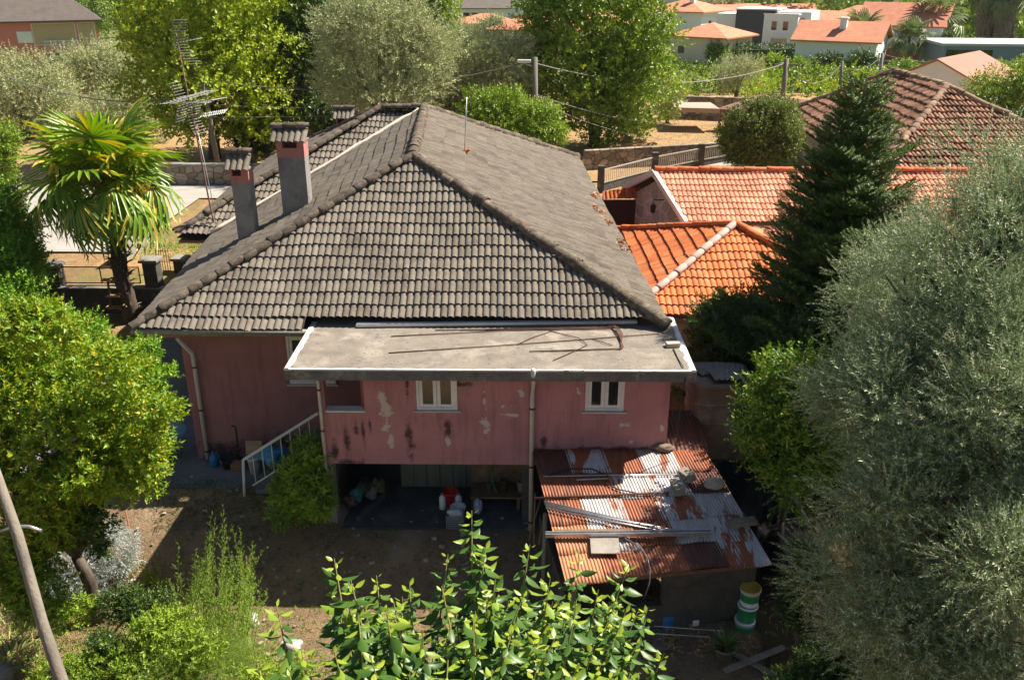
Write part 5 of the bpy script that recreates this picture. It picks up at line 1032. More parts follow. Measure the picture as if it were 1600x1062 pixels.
# ---- mid distance trees
def M(label, base, Y, lobes, leaf, tp, nc, per, cr, S=1, r0=.25, cat='tree', name='tree', **kw):
    b = PY(base[0], base[1], Y); b.z = kw.pop('zb', GZ)-.05
    return tree(name, label, cat, b, [pb(*l[:4], Y, dy=l[4] if len(l) > 4 else 0) for l in lobes], leaf, tp, nc, per, cr, S, r0, **kw)
M('tall bright yellow-green tree left of centre behind the antenna mast', (340, 285), 53, [(300, 40, 85, 85), (385, 65, 80, 85, 2), (330, 140, 95, 75, -1), (255, 130, 48, 60), (410, 165, 45, 50, 1), (330, -40, 95, 65), (240, 55, 36, 50, 1)], L_BRIGHT, T_MID, 520, 13, 1.0, .95, .3)
M('biggest bright green tree standing centre behind the lamp pole', (928, 250), 57, [(930, 50, 95, 80), (895, 130, 75, 60, -1), (970, 140, 75, 65), (855, 40, 42, 55, 1), (1005, 55, 42, 70), (930, -50, 90, 70), (870, 180, 32, 35), (955, 195, 55, 28), (840, 110, 22, 40)], L_MID, T_MID, 620, 13, 1.0, .9, .32)
M('large silvery olive tree directly behind the house roof peak', (600, 230), 50, [(600, 60, 75, 60), (560, 110, 60, 50, 1), (640, 110, 55, 55), (600, 150, 75, 40, -1), (540, 60, 40, 45), (660, 60, 35, 50), (590, 10, 55, 35)], L_OLIVE, T_OLM, 520, 15, .85, .75, .3, name='olive_tree')
M('olive tree between the big silvery olive and lamp pole', (745, 220), 55, [(740, 75, 55, 40), (700, 120, 45, 40), (775, 115, 45, 45), (740, 150, 60, 35), (800, 85, 26, 35)], L_OLIVE, T_OLM, 330, 14, .8, .7, .25, name='olive_tree')
M('dark leafy tree in the gap between bright left tree and big olive', (475, 230), 56, [(475, 60, 38, 45), (470, 130, 45, 55), (455, 190, 55, 35), (490, 10, 45, 40)], L_DARK, T_MID, 300, 12, .9, .8, .22)
M('bright green tree peeking over the right shoulder of big olive', (672, 140), 66, [(670, 10, 40, 32), (650, -10, 40, 30), (690, 40, 22, 25)], L_MID, T_MID, 150, 11, .9, .8)
M('grey-green olive tree at the far left edge under the coral house', (45, 232), 60, [(30, 142, 62, 50), (75, 160, 45, 55), (20, 190, 60, 40), (70, 118, 38, 28), (-30, 130, 50, 60)], L_OLIVE, T_OLM, 380, 14, .9, .8, .3, name='olive_tree')
M('olive tree right of the coral house, left of the bright tree', (175, 205), 68, [(140, 100, 42, 35), (185, 112, 40, 38), (160, 135, 60, 35), (205, 140, 30, 40)], L_OLIVE, T_OLM, 330, 14, .9, .8, .25, name='olive_tree')
M('shadowy olive tree low behind the palm head', (225, 225), 58, [(195, 170, 40, 35), (230, 190, 30, 25), (160, 185, 30, 25)], L_OLIVE, T_OLM, 180, 13, .7, .7, .2, name='olive_tree')
M('dark bush behind the second tall chimney', (405, 232), 55, [(400, 195, 36, 32), (430, 215, 28, 22), (500, 175, 40, 30), (380, 215, 25, 20)], L_DARK, T_MID, 190, 11, .7, .7, .15, cat='bush', name='bush')
M('dark undergrowth bush under the central olive trees', (560, 205), 56, [(540, 165, 42, 26), (600, 175, 45, 22), (680, 165, 45, 26), (720, 185, 30, 20)], L_DARK, T_MID, 200, 11, .7, .7, .15, cat='bush', name='bush')
M('loose light green shrub rising over the right hip of the grey roof', (810, 235), 45, [(790, 185, 42, 30), (835, 200, 42, 30), (755, 172, 26, 24), (858, 218, 22, 18), (810, 165, 24, 20)], L_MID, T_SM, 190, 16, .5, 1.25, .1, cat='shrub', name='shrub')
M('round clipped dark-leaved tree beside the brown tiled roof', (1190, 262), 47, [(1190, 205, 56, 44), (1165, 215, 35, 38), (1215, 200, 35, 42), (1190, 225, 50, 32)], LEAF('camellia_leaf', (.08, .15, .02), (.21, .25, .04), (.40, .38, .12), .25, .5, .15, 1), T_SM, 430, 22, .42, 1.1, .15)
M('dense dark green tree at the right edge behind brown tiled roof', (1590, 225), 58, [(1570, 150, 45, 40), (1605, 170, 45, 45), (1540, 165, 30, 30), (1620, 130, 40, 35)], L_MID, T_MID, 260, 14, .7, .6, .2)
M('pale thin willow-like tree with bare trunk among the vines', (1150, 160), 74, [(1150, 110, 26, 22), (1135, 125, 20, 18), (1170, 105, 20, 18)], L_OLIVE, T_OLM, 110, 12, .6, .6, .2, name='olive_tree')
M('grey-green olive just right of the central tree', (1045, 180), 66, [(1040, 145, 22, 28), (1048, 165, 18, 18)], L_OLIVE, T_OLM, 110, 12, .6, .6, .15, name='olive_tree')
# low weeds in the field
P = np.array([tuple(PZ(RNG.uniform(900, 1160), RNG.uniform(188, 232), GZ)) for _ in range(900)]); D = RNG.normal(size=P.shape)*.5+[0, 0, 1]
tag(scatter('dry_grass', T_SM, P, D, RNG.uniform(.3, .8, len(P)), L_DRY), kind='stuff')
P = np.array([tuple(PZ(RNG.uniform(190, 320), RNG.uniform(378, 408), GZ)) for _ in range(600)]); D = RNG.normal(size=P.shape)*.4+[0, 0, 1]
tag(scatter('weeds', T_SM, P, D, RNG.uniform(.3, .8, len(P)), L_FEATH), kind='stuff')
# vines, hedges, gardens before the far houses (one terrace of leaves)
PA = []; PB = []; PC_ = []
from mathutils import noise as MN2
for _ in range(8500):
    x = RNG.uniform(8, 58); y = RNG.uniform(74, 92); row = (math.sin(y*1.35+x*.1)+1)/2; q = MN2.noise(Vector((x*.16, y*.16, 3)))
    if x > 33+RNG.normal(0, 1) and y < 86: continue
    if row < .28 and x < 30: continue
    z = GZ+.35+row*1.15+max(0, q)*1.8+RNG.uniform(-.4, .25)
    (PA if q < .08 and x < 36 else PB if q < .22 or RNG.uniform() < .4 else PC_).append((x, y, z))
for nm, Pq, lf in (('grapevines', PA, L_VINE), ('shrubbery', PB, L_MID), ('shrubbery', PC_, L_DARK)):
    P = np.array(Pq); D = RNG.normal(size=P.shape)*.8+[0, 0, .8]; tag(scatter(nm, T_MID, P, D, RNG.uniform(.6, 1.2, len(P)), lf), kind='stuff')
def hedge(label, a, b, w, h, leaf, n, tp=T_MID, S=.8, cat='hedge', zb=GZ):
    a = Vector(a); b = Vector(b); d = (b-a).normalized(); s = Vector((-d.y, d.x, 0)); t = thing('hedge', label, cat, (a.x, a.y, zb)); L_ = (b-a).length
    m = MB(); m.bar(a+Vector((0, 0, zb+h*.42)), b+Vector((0, 0, zb+h*.42)), w*.6, h*.8); m.build('stems', L_DARK, t, True)
    u = RNG.uniform(0, L_, n); q = RNG.uniform(-1, 1, n); z = RNG.uniform(0, 1, n); side = RNG.uniform(0, 1, n)
    off = np.where(side < .45, q*w/2, np.sign(q)*w/2); zz = np.where(side < .45, h, z*h)+RNG.normal(0, .08*h**.5, n)
    off = off+RNG.normal(0, .06*w, n); P = np.array([[a.x+d.x*i+s.x*o_, a.y+d.y*i+s.y*o_, zb+k] for i, o_, k in zip(u, off, zz)]); D = RNG.normal(size=P.shape)*.5+np.array([0, 0, .7])+np.outer(np.where(side < .45, 0, np.sign(q)), [s.x, s.y, 0])
    scatter('foliage', tp, P, D, S*RNG.uniform(.7, 1.2, n), leaf, t); return t
hedge('clipped green hedge in front of the fan palms and greenhouse', (40, 92, 0), (72, 100, 0), 1.6, 1.6, L_MID, 1100); hedge('orange-tinted hedge below the white gabled house', (36, 84, 0), (56, 88, 0), 1.8, 1.7, LEAF('autumn_leaf', (.45, .22, .04), (.40, .38, .06), (.2, .3, .04), .35), 1100)
hedge('long dark hedge below the modern white blocks', (24, 112, 0), (48, 116, 0), 1.6, 1.8, L_DARK, 900)
# individual far trees
def far(px, vb, hpx, wpx, leaf, label, dens=90, S=1.3, tp=T_MID, name='tree', cat='tree'):
    q = PZ(px, vb, GZ); D_ = (q-Vector((0, 0, CZ))).dot(_f); k = D_/FP; h = hpx*k; w = wpx*k/2
    b = [((q.x, q.y, GZ+h*.62), (w*.85, w*.85, h*.38)), ((q.x-w*.4, q.y-.3, GZ+h*.5), (w*.6, w*.6, h*.3)), ((q.x+w*.4, q.y, GZ+h*.55), (w*.6, w*.6, h*.3))]
    return tree(name, label, cat, q, b, leaf, tp, dens, 10, w*.34, S*min(1.6, max(.6, w/3)), .18, fork=.3)
far(1120, 100, 34, 30, L_MID, 'small green tree beside the cream bungalow left of balcony'); far(1455, 100, 40, 40, L_MID, 'green tree right of the large orange-roofed house', 110)
far(1010, 40, 40, 50, L_OLIVE, 'grey-green tree behind the white block house'); far(1120, 42, 50, 60, L_OLIVE, 'hazy olive-grey tree behind the cream bungalow roof'); far(1200, 30, 40, 60, L_FAR, 'round tree above the long low orange roof')
far(1290, 122, 34, 44, L_DARK, 'dark fruit tree beneath the white gabled house left side'); far(1340, 128, 42, 46, L_DARK, 'dark bushy tree between white gabled house and wooden pole', 120); far(1240, 130, 36, 44, L_MID, 'bright bush at the foot of the wooden pole above vines', 120); far(1405, 130, 30, 40, L_MID, 'low green bush behind the brown roof peak')
far(1205, 120, 30, 40, L_VINE, 'yellow-green bush left of the tallest wooden pole'); far(1268, 140, 28, 60, L_VINE, 'yellow-green shrub mass below the slack wires', 130); far(1040, 112, 20, 26, L_VINE, 'light green vine bush under the cream bungalow')
far(770, 60, 34, 40, L_OLIVE, 'olive tree before the grey-roofed gable at top centre'); far(720, 72, 26, 44, L_DARK, 'dark tree below the long white house at top centre'); far(190, 60, 110, 70, L_MID, 'green tree right of the coral house roof'); far(150, 80, 100, 60, L_FAR, 'deep green tree close to the coral house right wall'); far(440, 60, 70, 60, L_FAR, 'distant green tree above the dark gap'); far(1490, 60, 60, 50, L_FAR, 'pale green tree left of the tall twin palms', 130); far(640, 45, 60, 60, L_FAR, 'distant tree top left of the long white house'); far(975, 60, 60, 60, L_FAR, 'distant green tree behind the central tree top')
# woods on the far side
P = []; D = []
for x in np.arange(-200, 330, 6.5):
    for y in (128, 140, 152, 163, 176, 190, 208, 230, 260, 300):
        cx, cy = x+RNG.uniform(-3, 3), y+RNG.uniform(-5, 5); px = 818+cx/cy*1440
        if not -150 < px < 1780: continue
        if cy < 172 and px < 1452: continue
        if any(cy < hy+6 and abs(cx-hx*cy/hy) < 9.5 for hx, hy in FHP): continue
        r = RNG.uniform(3.2, 5.2); h = RNG.uniform(8, 15) if cy > 186 or cy < 150 else RNG.uniform(5, 10); n = 120 if y < 240 else 50
        e = RNG.normal(size=(n, 3)); e /= np.linalg.norm(e, axis=1, keepdims=True)
        P.append(np.array([cx, cy, GZ+h*.48])+e*np.array([r, r, h*.5])*RNG.uniform(.75, 1.05, (n, 1))); D.append(e+[0, 0, .3])
tag(scatter('woodland', sprigs(4, 6, 1.3, leaf_t(1.0, .7, .2, .2, 1), 65), np.concatenate(P), np.concatenate(D), RNG.uniform(.7, 1.3, sum(map(len, P))), L_FAR), kind='stuff')
m = MB()
for x in np.arange(-150, 300, 3.5):
    y = RNG.uniform(176, 200)
    if any(abs(x-hx*y/hy) < 9 for hx, hy in FHP): continue
    m.tube([(x, y, GZ-.1), (x+RNG.normal(0, .3), y, GZ+8)], [.25, .12], 5)
tag(m.build('woodland_trunks', BARK), kind='stuff')
# ---- palms
def fan(nseg, rad, seed, drop=.25, half=150):
    rs = random.Random(seed); V = []; F = []; b = 0
    for i in range(nseg):
        a = R(-half+2*half*i/(nseg-1)); L_ = rad*(1-.25*abs(a)/math.pi)*rs.uniform(.92, 1.05); w = rad*.045; pr = []
        for t in (0, .45, .8, 1.0):
            z = L_*t*math.cos(a); x = L_*t*math.sin(a); y = -drop*rad*t**2.6*rs.uniform(.7, 1.4)+.05*rad*math.cos(a*2); pr.append((x, y, z))
        s = (math.cos(a), -math.sin(a)); ws = (.012*rad/.7, w, w*.8, 0)
        for (p, w_) in zip(pr, ws): V += [(p[0]-s[0]*w_, p[1]+.35*w_, p[2]-s[1]*w_), (p[0], p[1]-.35*w_, p[2]), (p[0]+s[0]*w_, p[1]+.35*w_, p[2]+s[1]*-w_*-1)]
        for k in range(3):
            o_ = b+3*k
            for c in (0, 1): F += [(o_+c, o_+c+1, o_+c+4), (o_+c, o_+c+4, o_+c+3)]
        b += 12
    return np.array(V), np.array(F)
FANS = [fan(24, .75, s, .28) for s in range(4)]; FANSD = [fan(24, .72, s+9, .75, 130) for s in range(3)]
def palm(label, base, top, nf, S=1, rt=.14, leaf=L_PALM, skirt=True, name='palm_tree'):
    base = Vector(base); top = Vector(top); t = thing(name, label, 'palm', tuple(base)); m = MB(); pts = [base.lerp(top, i/14)+Vector((.04*math.sin(i*.9), .03*math.cos(i*.7), 0)) for i in range(15)]
    m.tube(pts, [rt*S*(1.25 if i < 2 else 1+.25*(i > 9))*random.uniform(.93, 1.08) for i in range(15)], 12, wob=.12)
    for i in range(150):
        p = base.lerp(top, random.random()**.8); a = random.uniform(0, 6.28); d = Vector((math.cos(a), math.sin(a), .5)); m.tube([p+d*rt*.7*S, p+d*rt*1.5*S, p+d*rt*2.0*S+Vector((0, 0, -.06))], [.018*S, .014*S, .004], 4, 1, caps=False)
    m.build('trunk', [MT('palm_trunk', (.13, .095, .07), (.05, .038, .03), 14, .98, 1, 40), MT('palm_fibre', (.30, .22, .13), (.16, .11, .07), 9, .95)], t, True)
    P = []; D = []; pet = MB(); PD_ = []; DD = []
    for i in range(nf):
        a = i*2.4+random.uniform(-.2, .2); f = i/nf; el = R(82-118*f); d = Vector((math.cos(a)*math.cos(el), math.sin(a)*math.cos(el), math.sin(el))); L_ = (.55+.55*random.random())*S*(1 if f > .15 else .6)
        mid = top+d*L_*.6; e = top+d*L_+Vector((0, 0, -.22*L_*f)); pet.tube([top, mid, e], [.022*S, .016*S, .012*S], 5, caps=False)
        dd = (d+Vector((0, 0, -.55*f))).normalized(); q = (P, D) if f < .62 else (PD_, DD); q[0].append(tuple(e)); q[1].append(tuple(dd))
    pet.build('petioles', LEAF('petiole', (.2, .28, .06), (.3, .34, .1), None, .1), t, True)
    def place(nm, F_, P, D, mat):
        Vs = []; Fs = []; b = 0
        for k, (p, d) in enumerate(zip(P, D)):
            d = Vector(d).normalized(); side = d.cross(Vector((0, 0, 1))).normalized() if abs(d.z) < .97 else Vector((1, 0, 0)); upv = side.cross(d).normalized()
            Mx = np.array([tuple(side), tuple(upv), tuple(d)]).T; j = np.array(Matrix.Rotation(random.uniform(-.35, .35), 3, d)); v, f = F_[k % len(F_)]
            Vs.append((v*S*random.uniform(.85, 1.1)) @ (j @ Mx).T+np.array(p)); Fs.append(f+b); b += len(v)
        if Vs: adopt(link(nm, npmesh(nm, np.concatenate(Vs), np.concatenate(Fs)), mat), t)
    place('fronds', FANS, P, D, leaf); place('drooping_fronds', FANSD, PD_, DD, leaf)
    return t, top
t, tp_ = palm('fan palm with shaggy trunk and yellow blossom in front of the mesh gate', (PY(205, 500, 28.8).x, 28.8, 0), tuple(PY(163, 282, 28.8)), 50, 1.78, .14)
P = []; D = []
for c in (PY(188, 285, 28.5), PY(215, 290, 28.4), PY(190, 312, 28.3), PY(160, 300, 28.3)):
    for _ in range(160): d = RNG.normal(size=3); P.append(tuple(np.array(c)+d*[.17, .14, .12])); D.append(d+[0, 0, -.5])
scatter('blossom', sprigs(3, 8, .12, leaf_t(.05, .025, .2, .1, 1), 70), P, D, 1.0, LEAF('palm_blossom', (.55, .38, .03), (.65, .45, .05), None, .2), t)
P = [tuple(PY(x, y, 28.0)) for x, y in ((112, 385), (210, 240), (240, 330), (165, 260))]
def farpalm(px, vb, vt, S, label, rt, n=30, nm='palm_tree'): q = PZ(px, vb, GZ); a = PY(px, vt, q.y); return palm(label, tuple(q), tuple(a), n, S, rt, LEAF('far_palm_leaf', (.14, .20, .07), (.26, .30, .12), None, .25), name=nm)
farpalm(1345, 100, 46, 1.9, 'feathery grey-green palm over the white gabled house roof', .05, 22); farpalm(1421, 106, 58, 1.9, 'small palm at the right wall of the large orange-roofed house', .05, 20); farpalm(1463, 96, 30, 2.8, 'tall slim palm in front of the woods', .10, 26)
t1, a1_ = farpalm(1550, 90, -14, 2.4, 'thick-skirted tall palm, left of the twin pair at top right', .22, 26); t2, a2_ = farpalm(1578, 92, -8, 2.3, 'thick-skirted tall palm, right of the twin pair at top right', .2, 26)
for t_, a_ in ((t1, a1_), (t2, a2_)):
    n = 700; ang = RNG.uniform(0, 6.28, n); z = RNG.uniform(0, 1, n); rr = .95*(1-.6*z)+.2; P = np.stack([a_.x+rr*np.cos(ang)*.9, a_.y+rr*np.sin(ang)*.9, a_.z-.1-z*4.6], 1); D = np.stack([np.cos(ang)*.3, np.sin(ang)*.3, np.full(n, -1.0)], 1); scatter('dead_frond_skirt', sprigs(3, 4, .6, leaf_t(.8, .14, .1, .1, 1), 15), P, D, 1, LEAF('dead_frond', (.50, .38, .28), (.34, .26, .19), None, .1), t_)
# ---- fir tree
FB = Vector((7.6, 20.6, -.1)); FT = 9.15; t = thing('fir_tree', 'dark conical fir tree in front of the orange neighbouring roofs', 'tree', tuple(FB)); m = MB(); m.tube([FB, FB+Vector((.05, 0, 4)), Vector((7.63, 20.6, FT))], [.2, .12, .015], 8)
P = []; D = []; S_ = []
z = .9
while z < FT-.25:
    f = (FT-z)/(FT-.9); rad = 3.05*f**.85*random.uniform(.72, 1.15)+.06; nb = 7 if f > .3 else 5; a0 = random.uniform(0, 6.28)
    for k in range(nb):
        a = a0+k*6.283/nb+random.uniform(-.25, .25); r_ = rad*random.uniform(.65, 1.2); c = Vector((7.62, 20.6, z+random.uniform(-.1, .1))); tipv = Vector((math.cos(a)*r_, math.sin(a)*r_, (.10+.35*(1-f))*r_)); n = max(3, int(r_/.085))
        pts = []
        for i in range(n+1):
            u = i/n; p = c+tipv*u+Vector((0, 0, -.30*r_*math.sin(u*2.6)*.5*f+.12*u*u*r_)); pts.append(p)
        m.tube(pts, [.03*(1-.8*i/n)*f+.006 for i in range(n+1)], 4, caps=False)
        dv = tipv.normalized(); sd = dv.cross(Vector((0, 0, 1))).normalized()
        for i in range(1, n+1):
            u = i/n; p = pts[i]; sl_ = .55*(1-u)**.6*r_**.5+.12
            for s in (-1, 1):
                k2 = max(1, int(sl_/.13))
                for j in range(k2+1):
                    q = p+(sd*s*.75+dv*.65).normalized()*sl_*(j/(k2+.001) if k2 else 0)+Vector((0, 0, random.uniform(-.05, .03))); P.append(tuple(q)); D.append(tuple(sd*s*.6+dv*.7+Vector((0, 0, .35+random.uniform(-.35, .5))))); S_.append(random.uniform(.8, 1.25))
        P.append(tuple(pts[-1])); D.append(tuple(dv+Vector((0, 0, .35)))); S_.append(1.1)
    z += .27 if f > .2 else .24
P.append((7.63, 20.6, FT)); D.append((0, 0, 1)); S_.append(1.4)
m.build('trunk', BARK, t, True)
def needles(n, L_, nl, w, seed):
    rs = random.Random(seed); V = []; F = []; b = 0
    for i in range(n):
        f = i/n; a = i*2.4; el = R(58); d = Vector((math.cos(a)*math.sin(el), math.sin(a)*math.sin(el)*.6, math.cos(el))); s = Vector((-math.sin(a), math.cos(a), 0)); o_ = Vector((0, 0, L_*f)); e = o_+d*nl*rs.uniform(.8, 1.1)
        V += [tuple(o_-s*w), tuple(o_+s*w), tuple(e)]; F.append((b, b+1, b+2)); b += 3
    V += [(.008, 0, 0), (-.008, 0, 0), (0, 0, L_*1.1)]; F.append((b, b+1, b+2)); return np.array(V), np.array(F)
scatter('needles', [needles(26, .22, .062, .013, s) for s in range(3)], P, D, S_, L_FIR, t)
# ---- the near olive, right side
def nearolive(nm, label, base, lobes, nc, per, cr, leaf, tp, S=1, r0=.22, **kw):
    return tree(nm, label, 'tree', base, lobes, leaf, tp, nc, per, cr, S, r0, **kw)
T_OLN = sprigs(5, 17, .28, leaf_t(.068, .0155, .1, .12, 1), 52, stem=.0035)
def W3(px, py, rx, ry, Y, k=1.0): return pb(px, py, rx, ry, Y, rd=None)
OLV = [pb(1560, 430, 150, 130, 12.2), pb(1435, 480, 90, 90, 12.6), pb(1590, 300, 70, 70, 13.2), pb(1400, 620, 90, 85, 11.6), pb(1480, 620, 150, 120, 11.2), pb(1600, 640, 120, 150, 10.6), pb(1385, 760, 92, 85, 10.9), pb(1480, 800, 160, 120, 10.2),
       pb(1360, 900, 90, 90, 10.3), pb(1450, 980, 150, 110, 9.6), pb(1600, 900, 120, 130, 9.3), pb(1400, 1050, 60, 60, 9.6), pb(1580, 1060, 120, 80, 8.8), pb(1450, 470, 130, 110, 15.3), pb(1540, 400, 110, 100, 15.8), pb(1400, 560, 90, 80, 14.8), pb(1560, 560, 140, 120, 14.8), pb(1470, 640, 120, 100, 14.4), pb(1620, 430, 120, 100, 17), pb(1700, 500, 120, 150, 14.5), pb(1800, 510, 160, 130, 11), pb(1780, 700, 130, 130, 10.2), pb(1900, 420, 150, 130, 12.5), pb(1720, 850, 110, 110, 9), pb(1700, 330, 110, 100, 12.5)]  # rear and out-of-frame lobes are added to cast shade on olive and ground
for k in range(26):
    c, r_ = OLV[k % 13]; a = RNG.uniform(0, 6.28); el = RNG.uniform(-.3, 1.0); rr_ = RNG.uniform(.28, .5)
    OLV.append(((c[0]+math.cos(a)*r_[0]*.95, c[1]+math.sin(a)*r_[1]*.95, c[2]+math.sin(el)*r_[2]), (rr_*1.2, rr_, rr_*.8)))
nearolive('olive_tree', 'huge grey-green olive tree filling the right side of picture', (6.6, 11.6, -.7), OLV, 1650, 34, .43, L_OLIVEN, T_OLN, 1.0, .28, shell=.8, up=.25, twigs=7, wob=.3, nl=13)
# broad-leaved tree at shed corner
T_BIGS = sprigs(4, 8, .30, leaf_t(.12, .062, .2, .25, 2), 65, stem=.006)
tree('tree', 'glossy broad-leaved small tree between the ribbed tank and the near olive', 'tree', (5.3, 15.4, -.6), [pb(1255, 615, 58, 50, 15.6), pb(1205, 665, 36, 54, 15.8), pb(1265, 695, 55, 58, 15.4), pb(1225, 590, 28, 28, 16), pb(1240, 745, 42, 42, 15.4)], LEAF('fresh_leaf', (.07, .16, .02), (.20, .33, .03), (.34, .44, .05), .3, .42, .2, 2), T_BIGS, 150, 14, .36, 1, .07, low=.3, twigs=4)
tree('bush', 'dark ivy-like bush climbing behind the ribbed tank below orange roof', 'bush', (5.8, 20.9, 0), [pb(1140, 530, 45, 50, 21), pb(1175, 560, 60, 60, 20.8), pb(1120, 570, 30, 40, 20.6), pb(1240, 560, 60, 60, 20), pb(1160, 485, 22, 30, 21.3)], L_DARK, T_SM, 330, 22, .38, 1, .1)
tree('bush', 'dark undergrowth below the fir tree behind the near olive', 'bush', (8.6, 18.5, 0), [pb(1290, 560, 70, 50, 18.6), pb(1340, 520, 60, 60, 18.8), pb(1220, 640, 40, 50, 17.6)], L_DARK, T_SM, 260, 20, .4, 1, .1)
# ---- citrus tree, left
T_CIT = sprigs(5, 8, .19, leaf_t(.125, .056, .25, .18, 2), 62, stem=.004)
CB = PZ(158, 972, -1.08)
CIT = [pb(50, 580, 92, 64, 15.0), pb(150, 605, 74, 60, 14.8), pb(198, 665, 55, 50, 14.5), pb(90, 685, 96, 70, 13.8), pb(180, 722, 52, 42, 14.2), pb(20, 765, 70, 72, 13.6), pb(90, 795, 44, 48, 13.9), pb(-60, 660, 80, 120, 14.2), pb(30, 870, 50, 48, 13.8), pb(185, 545, 30, 20, 15.2)]
for px, py, r_ in ((238, 640, 20), (240, 700, 18), (215, 745, 22), (205, 768, 20), (115, 520, 26), (60, 508, 24), (225, 610, 22), (15, 515, 26), (160, 560, 24), (230, 672, 18), (135, 745, 24), (60, 835, 24), (120, 640, 30), (195, 690, 26), (30, 640, 30), (80, 745, 28)): CIT.append(pb(px, py, r_*1.25, r_, 14.3+RNG.uniform(-1.1, .6)))
tree('citrus_tree', 'yellow-green citrus tree in the left foreground with thick short trunk', 'tree', (CB.x, CB.y, -1.1), CIT, L_CITRUS, T_CIT, 640, 14, .27, 1.0, .14, low=0, twigs=5, fork=.42, nl=9)
P, D = clump_points([pb(143, 815, 28, 42, 14.1), pb(150, 850, 16, 20, 14.1)], 26, 10, .16); tag(scatter('sucker_shoots', T_CIT, P, D, .9, L_DARK), 'dark green sucker shoots sprouting on the citrus trunk', 'shoots')
tree('shrub', 'upright light green shoots behind the citrus crown near the roof corner', 'shrub', (PZ(235, 640, 0).x, PZ(235, 640, 0).y, 0), [pb(228, 560, 14, 34, 17.6), pb(250, 590, 12, 30, 17.4), pb(205, 575, 18, 30, 17.2)], L_HEDGE, T_CIT, 46, 9, .16, .9, .03)
tree('shrub', 'glossy mid-green bush growing in front of the stairs by the column', 'shrub', (PZ(468, 808, -.35).x, PZ(468, 808, -.35).y, -.4), [pb(472, 758, 36, 42, 16.9), pb(450, 785, 22, 26, 16.8), pb(496, 778, 20, 36, 16.7), pb(482, 715, 22, 26, 17.1)], L_MID, sprigs(4, 7, .16, leaf_t(.125, .055, .2, .2, 2), 65), 130, 17, .22, 1, .04, shell=.7, low=-.35)
# hedge on the far left
tree('hedge', 'tall bright green hedge along the left edge beside the pale road', 'hedge', (-16.8, 27, 0), [pb(5, 350, 38, 60, 28.5), pb(-10, 420, 62, 70, 27.5), pb(20, 440, 38, 55, 26.5), pb(45, 500, 48, 45, 25.0), pb(-40, 500, 90, 60, 25.0), pb(105, 535, 40, 32, 23.5), pb(30, 560, 90, 40, 22.5)], L_HEDGE, T_SM, 620, 20, .48, 1, .12)
tree('bush', 'leafy dark bush at left edge above the hedge', 'bush', (PY(5, 270, 36).x, 36, GZ), [pb(5, 225, 14, 26, 36), pb(-8, 260, 18, 24, 36)], L_MID, T_SM, 60, 16, .4, 1.2, .06)
# ---- front garden plants
def gp(px, py, z=-1.08): return PZ(px, py, z)
def pf(px, py, rx, ry, Y): return pb(px, py, rx, ry, Y*1.04 if px < 700 else Y)
# feathery tall shrub
t = thing('shrub', 'tall feathery light green shrub in the lower left foreground', 'shrub', tuple(gp(330, 1020))); m = MB(); P = []; D = []; S_ = []
for i in range(120):
    bx_, by_ = RNG.uniform(275, 400), RNG.uniform(960, 1070); b = gp(bx_, by_, -1.08); tx = bx_+RNG.normal(10, 22); ty = by_-RNG.uniform(70, 190)*(1-.4*abs(tx-345)/90); e = PY(tx, ty, b.y-.1)
    m.tube([b, b.lerp(e, .5)+Vector((0, 0, .05)), e], [.008, .006, .003], 4, caps=False); n = 26
    for k in range(n):
        u = .25+.75*k/n; P.append(tuple(b.lerp(e, u)+Vector([random.gauss(0, .02) for _ in range(3)]))); a = random.uniform(0, 6.28); D.append((math.cos(a)*.7, math.sin(a)*.7, .9)); S_.append((1.15-.75*u)*random.uniform(.7, 1.2))
m.build('stems', L_MID, t, True); scatter('foliage', sprigs(4, 11, .17, leaf_t(.07, .016, .1, .1, 1), 45), P, D, S_, L_FEATH, t)
tree('shrub', 'low leafy cherry-like bush in front of the feathery shrub', 'shrub', tuple(gp(230, 1010)), [pf(262, 985, 40, 30, 12.0), pf(225, 1010, 36, 30, 11.8), pf(300, 1015, 40, 36, 11.7)], L_MID, T_CIT, 95, 11, .18, .75, .03, low=-1.25)
tree('fennel', 'soft wispy bright green fennel at bottom edge left of centre', 'plant', tuple(gp(330, 1080, -1.15)), [pf(330, 1035, 70, 32, 11.6), pf(270, 1050, 50, 30, 11.4), pf(375, 1045, 28, 26, 11.6)], L_FEATH, sprigs(3, 14, .2, leaf_t(.07, .004, .1, .1, 1), 35), 150, 16, .16, 1, .02, low=-1.25)
tree('lavender_bush', 'silvery grey cushion bush behind the citrus trunk', 'bush', tuple(gp(125, 945)), [pf(120, 880, 36, 42, 14.6), pf(185, 860, 24, 40, 14.9), pf(100, 925, 32, 24, 14.3), pf(165, 905, 32, 26, 14.8)], L_SILVER, sprigs(3, 10, .12, leaf_t(.05, .014, .1, .1, 1), 50), 148, 26, .16, 1.2, .03, low=-1.25)
